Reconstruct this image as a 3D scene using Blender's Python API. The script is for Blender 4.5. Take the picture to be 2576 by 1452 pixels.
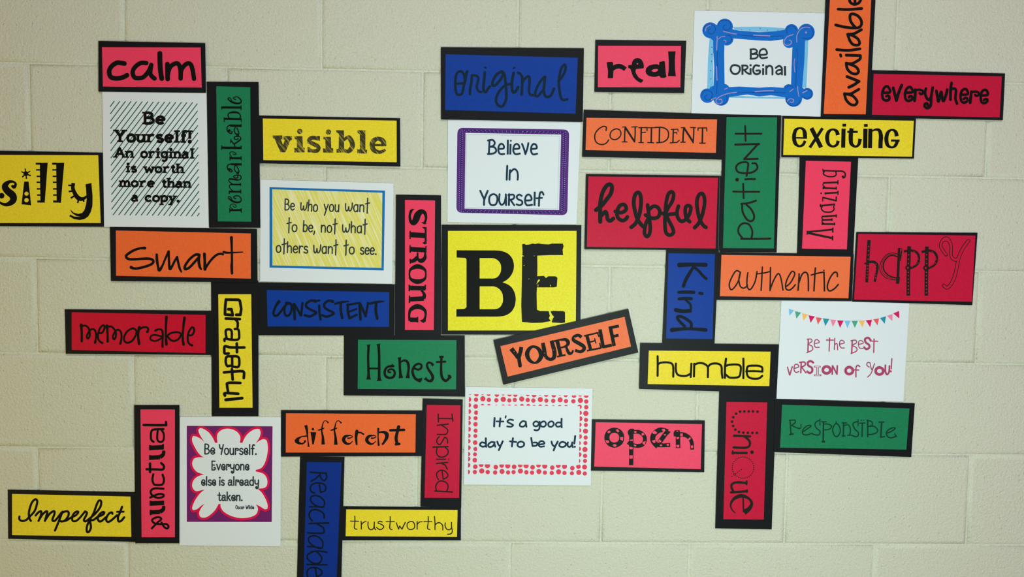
import bpy, math, random
from mathutils import Vector, Matrix
from mathutils.geometry import tessellate_polygon

for o in list(bpy.data.objects):
    bpy.data.objects.remove(o)
scene = bpy.context.scene
COL = scene.collection

# ------------------------------------------------------------------ camera
# solved from the block joints of the wall: 203 mm courses, wall plane y = 0,
# x to the right, z up, floor at z = 0
W, H, F = 2576, 1452, 2200.0
ZTOP = 2.032                                     # height of the uppermost bed joint seen
RA, RB, RC = -0.06357, 0.02894, -0.01343
CAM = Vector((0.96078, -1.87596, ZTOP - 0.33803))


def rot(a, b, c):
    """pitch, yaw, roll in (right, down, forward) axes"""
    return (Matrix.Rotation(a, 3, 'X') @ Matrix.Rotation(b, 3, 'Y') @ Matrix.Rotation(c, 3, 'Z'))


def to_world(v):
    return Vector((v[0], v[2], -v[1]))


RM = rot(RA, RB, RC)
cam_data = bpy.data.cameras.new('camera')
cam = bpy.data.objects.new('camera', cam_data)
COL.objects.link(cam)
right, down, fwd = (to_world(RM @ Vector(v)) for v in ((1, 0, 0), (0, 1, 0), (0, 0, 1)))
m3 = Matrix((right, -down, -fwd)).transposed()
cam.matrix_world = Matrix.Translation(CAM) @ m3.to_4x4()
cam_data.sensor_width = 36.0
cam_data.lens = 36.0 * F / W
cam_data.clip_start = 0.05
scene.camera = cam

# ------------------------------------------------------------------ world, lamps, exposure
world = bpy.data.worlds.new('room_light')
scene.world = world
world.use_nodes = True
bg = world.node_tree.nodes['Background']
bg.inputs[0].default_value = (1.0, 0.50, 0.24, 1)
bg.inputs[1].default_value = 0.16


def area(name, loc, target, size, size_y, power, color):
    d = bpy.data.lights.new(name, 'AREA')
    d.shape = 'RECTANGLE'
    d.size, d.size_y, d.energy, d.color = size, size_y, power, color
    o = bpy.data.objects.new(name, d)
    COL.objects.link(o)
    o.location = loc
    o.rotation_euler = (Vector(target) - Vector(loc)).to_track_quat('-Z', 'Y').to_euler()
    return o


area('ceiling_light', (1.25, -2.05, 3.05), (1.2, 0, 1.35), 1.9, 0.55, 19, (0.875, 0.94, 1.0))
area('fill_light', (1.35, -1.7, 1.25), (1.35, 0, 1.25), 0.6, 0.6, 19.5, (0.75, 1.0, 0.86))  # added frontal fill: greenish bright centre, falling off towards the edges
area('fill_light', (-1.0, -1.5, 1.0), (-0.2, 0, 1.3), 0.6, 0.6, 4.75, (1.0, 0.78, 0.04))  # added weak warm fill, tints the left side of the wall
area('fill_light', (3.9, -2.0, 1.8), (2.4, 0, 1.4), 0.8, 0.8, 4.7, (1.0, 0.25, 0.96))  # added weak lavender fill for the right side, no fixture of the room

scene.view_settings.view_transform = 'Standard'
scene.view_settings.look = 'None'
scene.view_settings.gamma = 1.0
scene.view_settings.use_curve_mapping = False
scene.view_settings.exposure = 0.19

# ------------------------------------------------------------------ materials
LIGHT = (0.85, 0.90, 0.80)


def lin(c):
    c /= 255.0
    return c / 12.92 if c <= 0.04045 else ((c + 0.055) / 1.055) ** 2.4


def albedo(rgb):
    return tuple(min(0.97, lin(c) / l) for c, l in zip(rgb, LIGHT)) + (1,)


MATS = {}


def material(name, rgb, rough=0.45, coat=0.0, speck=0.0):
    m = bpy.data.materials.new(name)
    m.use_nodes = True
    nt = m.node_tree
    b = nt.nodes['Principled BSDF']
    base = albedo(rgb)
    b.inputs['Base Color'].default_value = base
    b.inputs['Roughness'].default_value = rough
    b.inputs['Specular IOR Level'].default_value = 0.08
    if coat:
        b.inputs['Coat Weight'].default_value = coat * 0.15
        b.inputs['Coat Roughness'].default_value = 0.32
    if speck:                                    # paper fibre: faint mottling of the colour
        tc = nt.nodes.new('ShaderNodeTexCoord')
        n = nt.nodes.new('ShaderNodeTexNoise')
        n.inputs['Scale'].default_value = 420
        n.inputs['Detail'].default_value = 2
        mix = nt.nodes.new('ShaderNodeMix')
        mix.data_type = 'RGBA'
        mix.inputs['A'].default_value = tuple(v * (1 - speck) for v in base[:3]) + (1,)
        mix.inputs['B'].default_value = tuple(min(0.95, v * (1 + speck) + 0.01 * speck) for v in base[:3]) + (1,)
        nt.links.new(tc.outputs['Object'], n.inputs['Vector'])
        nt.links.new(n.outputs['Fac'], mix.inputs['Factor'])
        nt.links.new(mix.outputs['Result'], b.inputs['Base Color'])
    MATS[name] = m
    return m


PAPER = dict(pink=(250, 62, 92), pink_light=(250, 70, 98), yellow=(226, 204, 46), yellow_bright=(216, 212, 40),
             orange=(252, 102, 50), orange_light=(250, 110, 64), blue=(10, 56, 142), blue_deep=(10, 46, 128),
             green=(26, 118, 78), green_light=(26, 120, 78), crimson=(182, 24, 56), crimson_dark=(186, 18, 46))
for k, v in PAPER.items():
    material(k, v, 0.42, 0.25, 0.22)
material('black_card', (17, 20, 24), 0.5, 0.35, 0.25)
material('sheet', (206, 220, 220), 0.55, 0.0, 0.035)
material('black', (13, 15, 14), 0.5)
material('soft', (22, 25, 23), 0.5)
material('thin', (32, 28, 24), 0.5)
material('slate', (42, 52, 56), 0.5)
material('inkblue', (22, 50, 68), 0.5)
material('darkblue', (10, 34, 52), 0.5)
material('darkblue2', (10, 22, 34), 0.5)
material('darkgreen', (14, 56, 38), 0.5)
material('teal', (34, 100, 88), 0.5)
material('azure', (26, 108, 172), 0.5)
material('lightblue', (112, 184, 216), 0.5)
material('royal', (16, 102, 188), 0.5)
material('navy', (18, 56, 122), 0.5)
material('pinkline', (150, 140, 186), 0.5)
material('purple', (84, 44, 118), 0.5)
material('violet', (54, 34, 100), 0.5)
material('dot', (176, 160, 216), 0.5)
material('paleline', (160, 186, 196), 0.5)
material('leaf', (72, 158, 128), 0.5)
material('amber', (234, 178, 92), 0.5)
material('magenta', (196, 30, 92), 0.5)
material('coral', (222, 88, 82), 0.5)
material('tealflag', (40, 140, 156), 0.5)
material('rosepink', (226, 126, 160), 0.5)
material('rose', (158, 66, 98), 0.5)
material('plum', (104, 34, 98), 0.5)
material('redline', (206, 24, 72), 0.5)
material('reddot', (208, 62, 84), 0.5)
material('film', (120, 126, 126), 0.3)


def stroked(name, dark, light, angle, scale, lo, hi, stretch=14.0):
    """printed pencil/crayon strokes: long thin streaks along one direction"""
    m = material(name, dark)
    nt = m.node_tree
    tc = nt.nodes.new('ShaderNodeTexCoord')
    ro = nt.nodes.new('ShaderNodeVectorRotate')
    ro.rotation_type = 'Y_AXIS'
    ro.inputs['Angle'].default_value = angle
    mp = nt.nodes.new('ShaderNodeMapping')
    mp.inputs['Scale'].default_value = (scale, scale, scale / stretch)
    n = nt.nodes.new('ShaderNodeTexNoise')
    n.inputs['Scale'].default_value = 1.0
    n.inputs['Detail'].default_value = 3
    r = nt.nodes.new('ShaderNodeValToRGB')
    r.color_ramp.elements[0].position = lo
    r.color_ramp.elements[0].color = albedo(dark)
    r.color_ramp.elements[1].position = hi
    r.color_ramp.elements[1].color = albedo(light)
    L = nt.links.new
    L(tc.outputs['Object'], ro.inputs['Vector'])
    L(ro.outputs['Vector'], mp.inputs['Vector'])
    L(mp.outputs['Vector'], n.inputs['Vector'])
    L(n.outputs['Fac'], r.inputs['Fac'])
    L(r.outputs['Color'], nt.nodes['Principled BSDF'].inputs['Base Color'])


stroked('sketch', (58, 56, 32), (176, 164, 62), math.radians(40), 520, 0.52, 0.70)
stroked('crayon', (206, 206, 98), (222, 228, 190), math.radians(24), 330, 0.44, 0.72, 24.0)


def wall_paint():
    m = bpy.data.materials.new('wall_paint')
    m.use_nodes = True
    nt = m.node_tree
    b = nt.nodes['Principled BSDF']
    L = nt.links.new
    b.inputs['Roughness'].default_value = 0.55
    b.inputs['Specular IOR Level'].default_value = 0.3
    geo = nt.nodes.new('ShaderNodeNewGeometry')
    n = nt.nodes.new('ShaderNodeTexNoise')
    n.inputs['Scale'].default_value = 380
    n.inputs['Detail'].default_value = 2
    r = nt.nodes.new('ShaderNodeValToRGB')
    r.color_ramp.elements[0].position = 0.3
    r.color_ramp.elements[0].color = albedo((191, 201, 172))
    r.color_ramp.elements[1].position = 0.72
    r.color_ramp.elements[1].color = albedo((206, 213, 197))
    big = nt.nodes.new('ShaderNodeTexNoise')
    big.inputs['Scale'].default_value = 170
    big.inputs['Detail'].default_value = 4
    big.inputs['Roughness'].default_value = 0.7
    pit = nt.nodes.new('ShaderNodeTexVoronoi')
    pit.inputs['Scale'].default_value = 60
    pr = nt.nodes.new('ShaderNodeMapRange')
    pr.inputs['From Min'].default_value = 0.0
    pr.inputs['From Max'].default_value = 0.16
    pr.inputs['To Min'].default_value = -0.5
    pr.inputs['To Max'].default_value = 0.0
    add = nt.nodes.new('ShaderNodeMath')
    add.operation = 'ADD'
    bump = nt.nodes.new('ShaderNodeBump')
    bump.inputs['Strength'].default_value = 0.7
    bump.inputs['Distance'].default_value = 0.0046
    for t in (n, big, pit):
        L(geo.outputs['Position'], t.inputs['Vector'])
    L(n.outputs['Fac'], r.inputs['Fac'])
    L(r.outputs['Color'], b.inputs['Base Color'])
    L(pit.outputs['Distance'], pr.inputs['Value'])
    L(big.outputs['Fac'], add.inputs[0])
    L(pr.outputs['Result'], add.inputs[1])
    L(add.outputs['Value'], bump.inputs['Height'])
    L(bump.outputs['Normal'], b.inputs['Normal'])
    return m


PAINT = wall_paint()


# ------------------------------------------------------------------ rays: photograph pixel -> point on a plane
def ray(px, py):
    return to_world(RM @ Vector(((px - W / 2) / F, (py - H / 2) / F, 1.0)))


def on_plane(px, py, h, k=0.0, ztop=0.0):
    """point where the sight line meets the plane lying h in front of the wall, leaning out by k per metre below ztop"""
    d = ray(px, py)
    t = (-h - k * (ztop - CAM.z) - CAM.y) / (d.y - k * d.z)
    return CAM + d * t


# ------------------------------------------------------------------ wall of painted concrete blocks
def mesh_object(name, verts, faces, mats, mat_ids=None, parent=None, loc=(0, 0, 0), smooth=False):
    me = bpy.data.meshes.new(name)
    me.from_pydata(verts, [], faces)
    for m in mats:
        me.materials.append(m)
    if mat_ids:
        me.polygons.foreach_set('material_index', mat_ids)
    if smooth:
        me.polygons.foreach_set('use_smooth', [True] * len(faces))
    me.update()
    o = bpy.data.objects.new(name, me)
    COL.objects.link(o)
    o.location = loc
    if parent:
        o.parent = parent
    return o


DEPTH = 0.0042                                    # recess of the joints
X0, X1, Z0 = -0.72, 3.15, 0.0
Z1 = ZTOP + 0.2032 * 4
wall = mesh_object('wall_back',
                   [(X0, DEPTH, Z0), (X1, DEPTH, Z0), (X1, DEPTH, Z1), (X0, DEPTH, Z1),
                    (X0, 0.2, Z0), (X1, 0.2, Z0), (X1, 0.2, Z1), (X0, 0.2, Z1)],
                   [(0, 1, 2, 3), (5, 4, 7, 6), (4, 0, 3, 7), (1, 5, 6, 2), (3, 2, 6, 7), (4, 5, 1, 0)],
                   [PAINT])
wall['kind'] = 'structure'

# head joints seen in the photograph, per course (0 = course above the uppermost bed joint), pixel positions
SEEN = {0: {1: (311, 80), 3: (808, 80), 5: (1302, 100), 9: (2257, 100)},
        1: {0: (73, 285), 2: (569, 180), 4: (1062, 300), 6: (1536, 250), 10: (2484, 375)},
        2: {3: (817, 440), 9: (2237, 510)},
        3: {0: (90, 780), 6: (1534, 720), 10: (2461, 800)},
        4: {1: (335, 1000), 3: (818, 910), 7: (1756, 990)},
        5: {0: (93, 1180), 6: (1514, 1250), 8: (1978, 1255), 10: (2437, 1260)},
        6: {1: (320, 1390), 5: (1283, 1400), 7: (1735, 1380), 9: (2200, 1390)}}
HALF = 0.2035
rng = random.Random(4)
N_BLOCK = 0


def block(xa, xb, za, zb):
    """one block: front face proud of the joints with a rounded painted arris"""
    j = 0.0017
    rings = ((0.0, DEPTH + 0.001), (0.0008, 0.0028), (0.0028, 0.0011), (0.0078, 0.0))
    xa, xb, za, zb = xa + j, xb - j, za + j, zb - j
    cx, cz = (xa + xb) / 2, (za + zb) / 2
    v, f = [], []
    for ins, y in rings:
        v += [(xa + ins - cx, y, za + ins - cz), (xb - ins - cx, y, za + ins - cz),
              (xb - ins - cx, y, zb - ins - cz), (xa + ins - cx, y, zb - ins - cz)]
    for r in range(len(rings) - 1):
        for i in range(4):
            a, b = r * 4 + i, r * 4 + (i + 1) % 4
            f.append((a, b, b + 4, a + 4))
    n = (len(rings) - 1) * 4
    f.append((n, n + 1, n + 2, n + 3))
    o = mesh_object('concrete_block', v, f, [PAINT], parent=wall, loc=(cx, rng.uniform(0, 0.0006), cz), smooth=True)
    o.data.polygons[-1].use_smooth = False
    return o


for course in range(-4, 10):                      # -4 is the top of the wall, 9 the course on the floor
    zt = ZTOP - (course - 1) * 0.2032
    zb = zt - 0.2032
    seen = {i: on_plane(p[0], p[1], 0).x for i, p in SEEN.get(course, {}).items()}
    off = sum(x - i * HALF for i, x in seen.items()) / len(seen) if seen else 0.0
    start = -3 if course % 2 == 0 else -4
    xs = []
    for i in range(start, 18, 2):
        x = seen.get(i, i * HALF + off)
        xs.append(min(max(x, X0), X1))
    xs = sorted(set(xs))
    if xs[0] > X0:
        xs.insert(0, X0)
    if xs[-1] < X1:
        xs.append(X1)
    for a, b in zip(xs, xs[1:]):
        if b - a > 0.03:
            block(a, b, zb, zt)

# ------------------------------------------------------------------ flat print: strokes, fills, dots
CARD_N = 0
CUR = {}


def catmull(pts, closed, steps=6):
    n = len(pts)
    out = []
    segs = n if closed else n - 1
    for i in range(segs):
        if closed:
            p = [pts[(i + k) % n] for k in (-1, 0, 1, 2)]
        else:
            p = [pts[max(0, min(n - 1, i + k))] for k in (-1, 0, 1, 2)]
        for s in range(steps):
            t = s / steps
            q = []
            for c in range(3):
                a, b, d, e = (v[c] for v in p)
                q.append(0.5 * (2 * b + (d - a) * t + (2 * a - 5 * b + 4 * d - e) * t * t + (3 * b - a - 3 * d + e) * t ** 3))
            q[2] = max(q[2], 0.5)
            out.append(tuple(q))
    if not closed:
        out.append(pts[-1])
    return out


def soften(pts):
    """closed outline through the points: round where it bends gently, sharp at its corners"""
    n = len(pts)
    out = []
    corner = []
    for i in range(n):
        a, b, c = (Vector(pts[(i + k) % n][:2]) for k in (-1, 0, 1))
        u, v = b - a, c - b
        corner.append(u.length < 1e-6 or v.length < 1e-6 or abs(u.angle(v)) > 0.95)
    for i in range(n):
        p1, p2 = pts[i], pts[(i + 1) % n]
        p0 = p1 if corner[i] else pts[i - 1]
        p3 = p2 if corner[(i + 1) % n] else pts[(i + 2) % n]
        for s in range(5):
            t = s / 5
            out.append(tuple(0.5 * (2 * b + (d - a) * t + (2 * a - 5 * b + 4 * d - e) * t * t
                                    + (3 * b - a - 3 * d + e) * t ** 3) for a, b, d, e in zip(p0[:2], p1[:2], p2[:2], p3[:2])))
    return out


class Ink:
    """collects flat print in photograph pixels of the current card, then makes one mesh of it"""

    def __init__(self, level=0.0):
        self.v, self.f, self.m, self.names = [], [], [], []
        self.level = level                        # metres in front of the card face
        self.last = None

    def mat(self, name):
        if name != self.last:
            self.level += 0.000015
            self.last = name
        if name not in self.names:
            self.names.append(name)
        return self.names.index(name)

    def add(self, pts2, faces, mat, rise=0.0):
        i = self.mat(mat)
        self.level += 0.0000014
        b = len(self.v)
        n = len(pts2) // 2
        self.v += [place(x, y, self.level + (i % n) * rise if rise else self.level) for i, (x, y) in enumerate(pts2)]
        self.level += n * rise
        for f in faces:
            self.f.append(tuple(b + k for k in f))
            self.m.append(i)

    def disc(self, x, y, r, mat):
        n = 18
        self.add([(x + r * math.cos(2 * math.pi * k / n), y + r * math.sin(2 * math.pi * k / n)) for k in range(n)],
                 [tuple(range(n))], mat)

    def fill(self, loops, mat):
        tris = tessellate_polygon([[Vector((x, y, 0)) for x, y in lp] for lp in loops])
        flat = [p for lp in loops for p in lp]
        self.add(flat, [tuple(t) for t in tris], mat)

    def ribbon(self, pts, closed, butt, mat):
        n = len(pts)
        ls, rs = [], []
        for i, (x, y, w) in enumerate(pts):
            if closed:
                a, b = pts[i - 1], pts[(i + 1) % n]
            else:
                a, b = pts[max(i - 1, 0)], pts[min(i + 1, n - 1)]
            dx, dy = b[0] - a[0], b[1] - a[1]
            d = math.hypot(dx, dy) or 1.0
            nx, ny = -dy / d * w / 2, dx / d * w / 2
            ls.append((x + nx, y + ny))
            rs.append((x - nx, y - ny))
        faces = [(i, i + 1, n + i + 1, n + i) for i in range(n - 1)]
        if closed:
            faces.append((n - 1, 0, n, 2 * n - 1))
        self.add(ls + rs, faces, mat, 0.0000006)        # crossing loops of one stroke lie on each other
        if not closed and not butt:
            self.disc(pts[0][0], pts[0][1], pts[0][2] / 2, mat)
            self.disc(pts[-1][0], pts[-1][1], pts[-1][2] / 2, mat)

    def stroke(self, pts, kind, mat):
        closed, butt = 'z' in kind, 'b' in kind
        if 's' in kind and len(pts) > 2:
            self.ribbon(catmull(pts, closed), closed, butt, mat)
        else:
            n = len(pts)
            for i in range(n if closed else n - 1):
                self.ribbon([pts[i], pts[(i + 1) % n]], False, True, mat)
            for i, p in enumerate(pts):
                if closed or 0 < i < n - 1 or not butt:
                    self.disc(p[0], p[1], p[2] / 2, mat)

    def make(self, name):
        mesh_object(name, self.v, self.f, [MATS[m] for m in self.names], self.m, parent=CUR['root'])


def place(x, y, level=0.0):
    """photograph pixel -> local point on the current card, level metres above its face"""
    p = on_plane(x, y, CUR['h'] + level, CUR['k'], CUR['ztop'])
    return tuple(p - CUR['origin'])


def px(crop, pts):
    x0, y0, s = crop
    return [(x0 + p[0] / s, y0 + p[1] / s) for p in pts]


def draw(ink_obj, text, base='black'):
    crop = CUR['crop']
    cur = base
    pen = 1.0
    for line in text.strip().split('\n'):
        tok = line.split()
        if not tok:
            continue
        col = cur
        if tok[0][0] == '@':
            col = tok.pop(0)[1:]
            if not tok:
                cur = col
                continue
        cmd = tok.pop(0)
        if cmd == 'W':                            # heavier or lighter pen from here on
            pen = float(tok[0])
            continue
        if cmd == 'O':
            a, b = tok[0].split(',')
            crop = (float(a), float(b), float(tok[1]))
            continue
        kind = cmd.rstrip('0123456789.')
        width = float(cmd[len(kind):] or 0)
        if kind == 'f':
            loops = [[tuple(map(float, p.split(','))) for p in part.split()] for part in ' '.join(tok).split('|')]
            ink_obj.fill([px(crop, lp) for lp in loops], col)
            continue
        if kind in 'FG':                          # F: softened fill, G: outline of it
            loop = soften([tuple(map(float, p.split(','))) for p in tok])
            if kind == 'F':
                ink_obj.fill([px(crop, loop)], col)
            else:
                ink_obj.ribbon([(*q, width / crop[2]) for q in px(crop, loop)], True, True, col)
            continue
        if kind == 'D':
            n = int(tok.pop(0))
            (xa, ya), (xb, yb) = (tuple(map(float, p.split(','))) for p in tok)
            for i in range(n):
                t = i / (n - 1)
                q = px(crop, [(xa + (xb - xa) * t, ya + (yb - ya) * t)])[0]
                ink_obj.disc(q[0], q[1], width / crop[2] / 2, col)
            continue
        pts = []
        for p in tok:
            v = list(map(float, p.split(',')))
            w = (v[2] if len(v) > 2 else width) * pen
            q = px(crop, [v])[0]
            pts.append((q[0], q[1], w / crop[2]))
        if kind == 'd':
            ink_obj.disc(pts[0][0], pts[0][1], pts[0][2] / 2, col)
        else:
            ink_obj.stroke(pts, kind, col)


def slab_mesh(name, quad_px, level, thick, mat):
    """a flat piece of paper: four corners given in the photograph, real thickness behind its face"""
    f = [place(x, y, level) for x, y in quad_px]
    b = [(p[0], p[1] + thick, p[2]) for p in f]
    return mesh_object(name, f + b, [(3, 2, 1, 0), (4, 5, 6, 7), (0, 1, 5, 4), (1, 2, 6, 5), (2, 3, 7, 6), (3, 0, 4, 7)],
                       [MATS[mat]], parent=CUR['root'])


def start(name, crop, layer, corners, lean):
    global CARD_N
    CARD_N += 1
    root = bpy.data.objects.new(name, None)
    root.empty_display_size = 0.05
    COL.objects.link(root)
    q = px(crop, corners)
    h = 0.0006 + 0.0011 * layer + 0.00001 * CARD_N
    ztop = max(on_plane(q[0][0], q[0][1], h).z, on_plane(q[1][0], q[1][1], h).z)
    k = lean
    CUR.update(root=root, crop=crop, h=h, k=k, ztop=ztop, origin=Vector((0, 0, 0)))
    lo = [Vector(place(x, y)) for x, y in q]
    zmin = min(p.z for p in lo)
    origin = Vector((sum(p.x for p in lo) / 4, -h, zmin))
    root.location = origin
    CUR['origin'] = origin
    return root


LEAN = dict(humble=0.016, honest=0.012, helpful=0.010, smart=0.014, original=0.008, visible=0.012, yourself=0.010,
            responsible=0.012, exciting=0.012, everywhere=0.008, memorable=0.010, confident=0.012, red_dots=0.006,
            open=0.008, real=0.010, calm=0.004, imperfect=0.008, trustworthy=0.010)


def card(key, crop, colour, layer, label, outer, inner, strokes):
    root = start('word_card', crop, layer, outer, LEAN.get(key, 0.004))
    root['label'], root['category'], root['group'] = label, 'word card', 'black-bordered word cards on the block wall'
    slab_mesh('backing_card', px(crop, outer), 0.0, 0.0005, 'black_card')
    p = slab_mesh('colour_panel', px(crop, inner), 0.00022, 0.0002, colour)
    k = Ink(0.00026)
    draw(k, '\n'.join(l for l in strokes.split('\n') if not l.startswith('@film')))
    k.make('lettering')
    film = [l for l in strokes.split('\n') if l.startswith('@film')]
    for l in film:                                # free edge of the laminating pouch
        e = Ink(0.0003)
        draw(e, l)
        e.make('laminate_edge')


def poster(key, crop, layer, label, outer):
    root = start('poster', crop, layer, outer, LEAN.get(key, 0.003))
    root['label'], root['category'], root['group'] = label, 'poster', 'white printed posters on the block wall'
    slab_mesh('paper_sheet', px(crop, outer), 0.0, 0.0003, 'sheet')
    CUR['level'] = 0.00005


def next_level():
    CUR['level'] += 0.00004
    return CUR['level']


def ink(name, strokes):
    k = Ink(next_level())
    draw(k, strokes)
    CUR['level'] = k.level
    k.make(name)


def quad(name, corners, mat, _order):
    k = Ink(next_level())
    k.fill([px(CUR['crop'], corners)], mat)
    k.make(name)


def hatch(name, corners, step, slope, width, mat):
    """parallel slanting lines clipped to a four-cornered field"""
    k = Ink(next_level())
    crop = CUR['crop']
    (ax, ay), (bx, by), (cx, cy), (dx, dy) = corners

    def edges(y_top_frac):
        pass
    top = lambda x: ay + (by - ay) * (x - ax) / (bx - ax)
    bot = lambda x: dy + (cy - dy) * (x - dx) / (cx - dx)
    lef = lambda y: ax + (dx - ax) * (y - ay) / (dy - ay)
    rig = lambda y: bx + (cx - bx) * (y - by) / (cy - by)
    n = int((bx - ax + (dy - ay) * slope) / step) + 2
    for i in range(n):
        xt = 130 + (i - 0) * step                 # where the line would meet the top edge
        inside = []
        for s in range(0, 401):
            y = ay - 5 + (dy - ay + 25) * s / 400
            x = xt - (y - 118) * slope
            if top(x) <= y <= bot(x) and lef(y) <= x <= rig(y):
                inside.append((x, y))
        if len(inside) > 3:
            a, b = px(crop, [inside[0], inside[-1]])
            w = width / crop[2]
            k.ribbon([(a[0], a[1], w), (b[0], b[1], w)], False, True, mat)
    k.make(name)


def roundframe(name, outer, inner, radius, mat):
    k = Ink(next_level())
    loop = []
    for i in range(4):
        p, a, b = Vector(outer[i]), Vector(outer[i - 1]), Vector(outer[(i + 1) % 4])
        u, v = (a - p).normalized() * radius, (b - p).normalized() * radius
        for s in range(7):
            t = s / 6
            q = (1 - t) ** 2 * (p + u) + 2 * t * (1 - t) * p + t * t * (p + v)
            loop.append((q.x, q.y))
    k.fill([px(CUR['crop'], loop), px(CUR['crop'], inner)], mat)
    k.make(name)


# a plain one-line alphabet: x-height 5, capitals 8, tails -3; "s" smooth, "l" straight, "z" closed, "." dot
BOWL = 's .5,3.8 2,5 3.8,4.3 4.3,2.5 3.6,.6 2,0 .5,1'
GLYPHS = {
    'a': (4.6, 's 4,4.2 2.8,5 1,4.4 .3,2.5 1,.4 2.4,0 4,1.2;l 4,5 4,0'),
    'b': (4.6, 'l .5,8 .5,0;' + BOWL),
    'c': (4.2, 's 4,4 2.4,5 .8,4.2 .3,2.5 .9,.7 2.4,0 4,.9'),
    'd': (4.6, 'l 4,8 4,0;s 4,3.8 2.5,5 .8,4.3 .2,2.5 .9,.6 2.5,0 4,1'),
    'e': (4.4, 's .4,2.6 4,2.8 3.8,4.2 2.4,5 .9,4.2 .3,2.5 .9,.7 2.4,0 4,.8'),
    'f': (3.2, 's 3.3,7.5 2.3,8 1.4,7 1.3,5 1.3,0;l 0,4.8 2.8,4.8'),
    'g': (4.6, 's 4,4.2 2.6,5 .9,4.3 .3,2.6 1,.7 2.6,.2 4,1.2;s 4,5 4,0 3.6,-2.2 2.2,-3 .6,-2.4'),
    'h': (4.6, 'l .5,8 .5,0;s .5,3.5 1.8,4.9 3.4,4.7 4,3.4 4,0'),
    'i': (1.5, 'l .7,5 .7,0;. .7,7'),
    'k': (4.4, 'l .5,8 .5,0;l 3.8,5 .5,2;l 1.5,3 4,0'),
    'l': (1.5, 'l .7,8 .7,0'),
    'm': (6.6, 'l .5,5 .5,0;s .5,3.5 1.5,4.9 2.7,4.8 3.2,3.5 3.2,0;s 3.2,3.5 4.3,4.9 5.5,4.8 6,3.5 6,0'),
    'n': (4.6, 'l .5,5 .5,0;s .5,3.5 1.8,4.9 3.4,4.7 4,3.4 4,0'),
    'o': (4.6, 'z 2.3,5 .8,4.3 .3,2.5 .8,.7 2.3,0 3.8,.7 4.3,2.5 3.8,4.3'),
    'p': (4.6, 'l .5,5 .5,-3;' + BOWL),
    'r': (3.4, 'l .5,5 .5,0;s .5,3.2 1.4,4.6 2.6,5 3.4,4.6'),
    's': (4.0, 's 3.6,4.3 2.2,5 .7,4.2 .9,3 2.4,2.5 3.7,1.6 3.4,.4 2,0 .4,.7'),
    't': (3.2, 's 1.6,7.2 1.6,4 1.6,1 2.2,.1 3.2,.3;l 0,5 3.1,5'),
    'u': (4.6, 's .5,5 .5,1.5 1.2,.2 2.6,.1 3.9,1.4;l 4,5 4,0'),
    'v': (4.4, 'l .2,5 2.2,0 4.2,5'),
    'w': (6.2, 'l 0,5 1.5,0 3,4 4.5,0 6,5'),
    'y': (4.6, 'l .4,5 2.3,.6;l 4.4,5 2.3,.3 1,-3'),
    'A': (5.8, 'l 0,0 2.8,8 5.6,0;l 1,2.8 4.6,2.8'),
    'B': (5.2, 'l .5,8 .5,0;s .5,8 3,7.8 4.2,6.4 3.2,4.5 .5,4.3;s .5,4.3 3.5,4 4.9,2.3 3.6,.3 .5,0'),
    'E': (4.6, 'l 4,8 .5,8 .5,0 4.2,0;l .5,4.2 3.4,4.2'),
    'O': (6.0, 'z 3,8 .9,6.8 .3,4 .9,1.2 3,0 5.1,1.2 5.7,4 5.1,6.8'),
    'W': (7.2, 'l 0,8 1.7,0 3.5,6 5.3,0 7,8'),
    'Y': (5.2, 'l 0,8 2.6,4 5.2,8;l 2.6,4 2.6,0'),
    '!': (1.6, 'l .7,8 .7,2.4;. .7,.3'),
    '.': (1.6, '. .7,.3'),
    ',': (1.6, 's .9,.6 .9,-.6 .3,-1.8'),
}
ROUND_W = (6.4, 's 0,5.6 .2,1.6 1.3,.2 2.5,1.4 2.9,3.4;s 2.9,3.4 3.4,.7 4.6,.5 5.9,2.6 6.2,6.2')
TALL_T = (3.4, 'l 1.8,10 1.7,-1;l 0,5.8 3.6,6.6')
SLAB_SET = {
    'a': (5.0, 's .8,4.2 2,5 3.6,4.5 3.8,3 3.8,.8 4.8,.1;s 3.8,3 1.5,2.8 .3,1.4 1.2,.1 2.8,.3 3.8,1.4'),
    'Y': (6.0, 'l .6,8 3,4;l 5.4,8 3,4;l 3,4 3,0'),
    'i': (2.6, 'l 1.3,5 1.3,0;. 1.3,7.3'),
    'l': (2.6, 'l 1.3,8 1.3,0'),
    'r': (4.2, 'l 1,5 1,0;s 1,3.2 1.9,4.6 3.1,5 4,4.4'),
}
CURL_SET = {
    'e': (4.4, 's .6,2.7 3.8,2.9 3.6,4.3 2.3,5 .9,4.2 .3,2.5 .8,.7 2.2,0 3.8,.5 4,1.6 3,2 2.4,1.4'),
    'r': (3.6, 'l .6,5 .5,0;s .5,4.2 2,4.9 3.4,4.6 3.3,3.4 2.3,3.5'),
    'y': (4.6, 's .4,5 .5,2.4 1.8,1.2 3.4,1.8;s 4.2,5 4.0,1 3.8,-2 2.4,-2.9 1.2,-2.0 1.9,-1.2 2.5,-1.7'),
    'E': (4.8, 's 4,7.9 2,7.9 .6,7.9;l .7,8 .7,0;l .7,4.4 3.4,4.4;s .6,0 3,0 4.3,.8 4,2.2 2.8,1.8'),
    'Y': (4.6, 's .4,8 .9,5.4 2,4.6 3.6,5.4;l 4.4,8 2.2,0'),
    'a': (4.8, 's .8,4.1 2.2,5 3.8,4.3 3.8,1 4.6,0;s 3.8,2.9 1.4,2.8 .4,1.4 1.3,.1 2.8,.4 3.8,1.6'),
}


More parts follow.
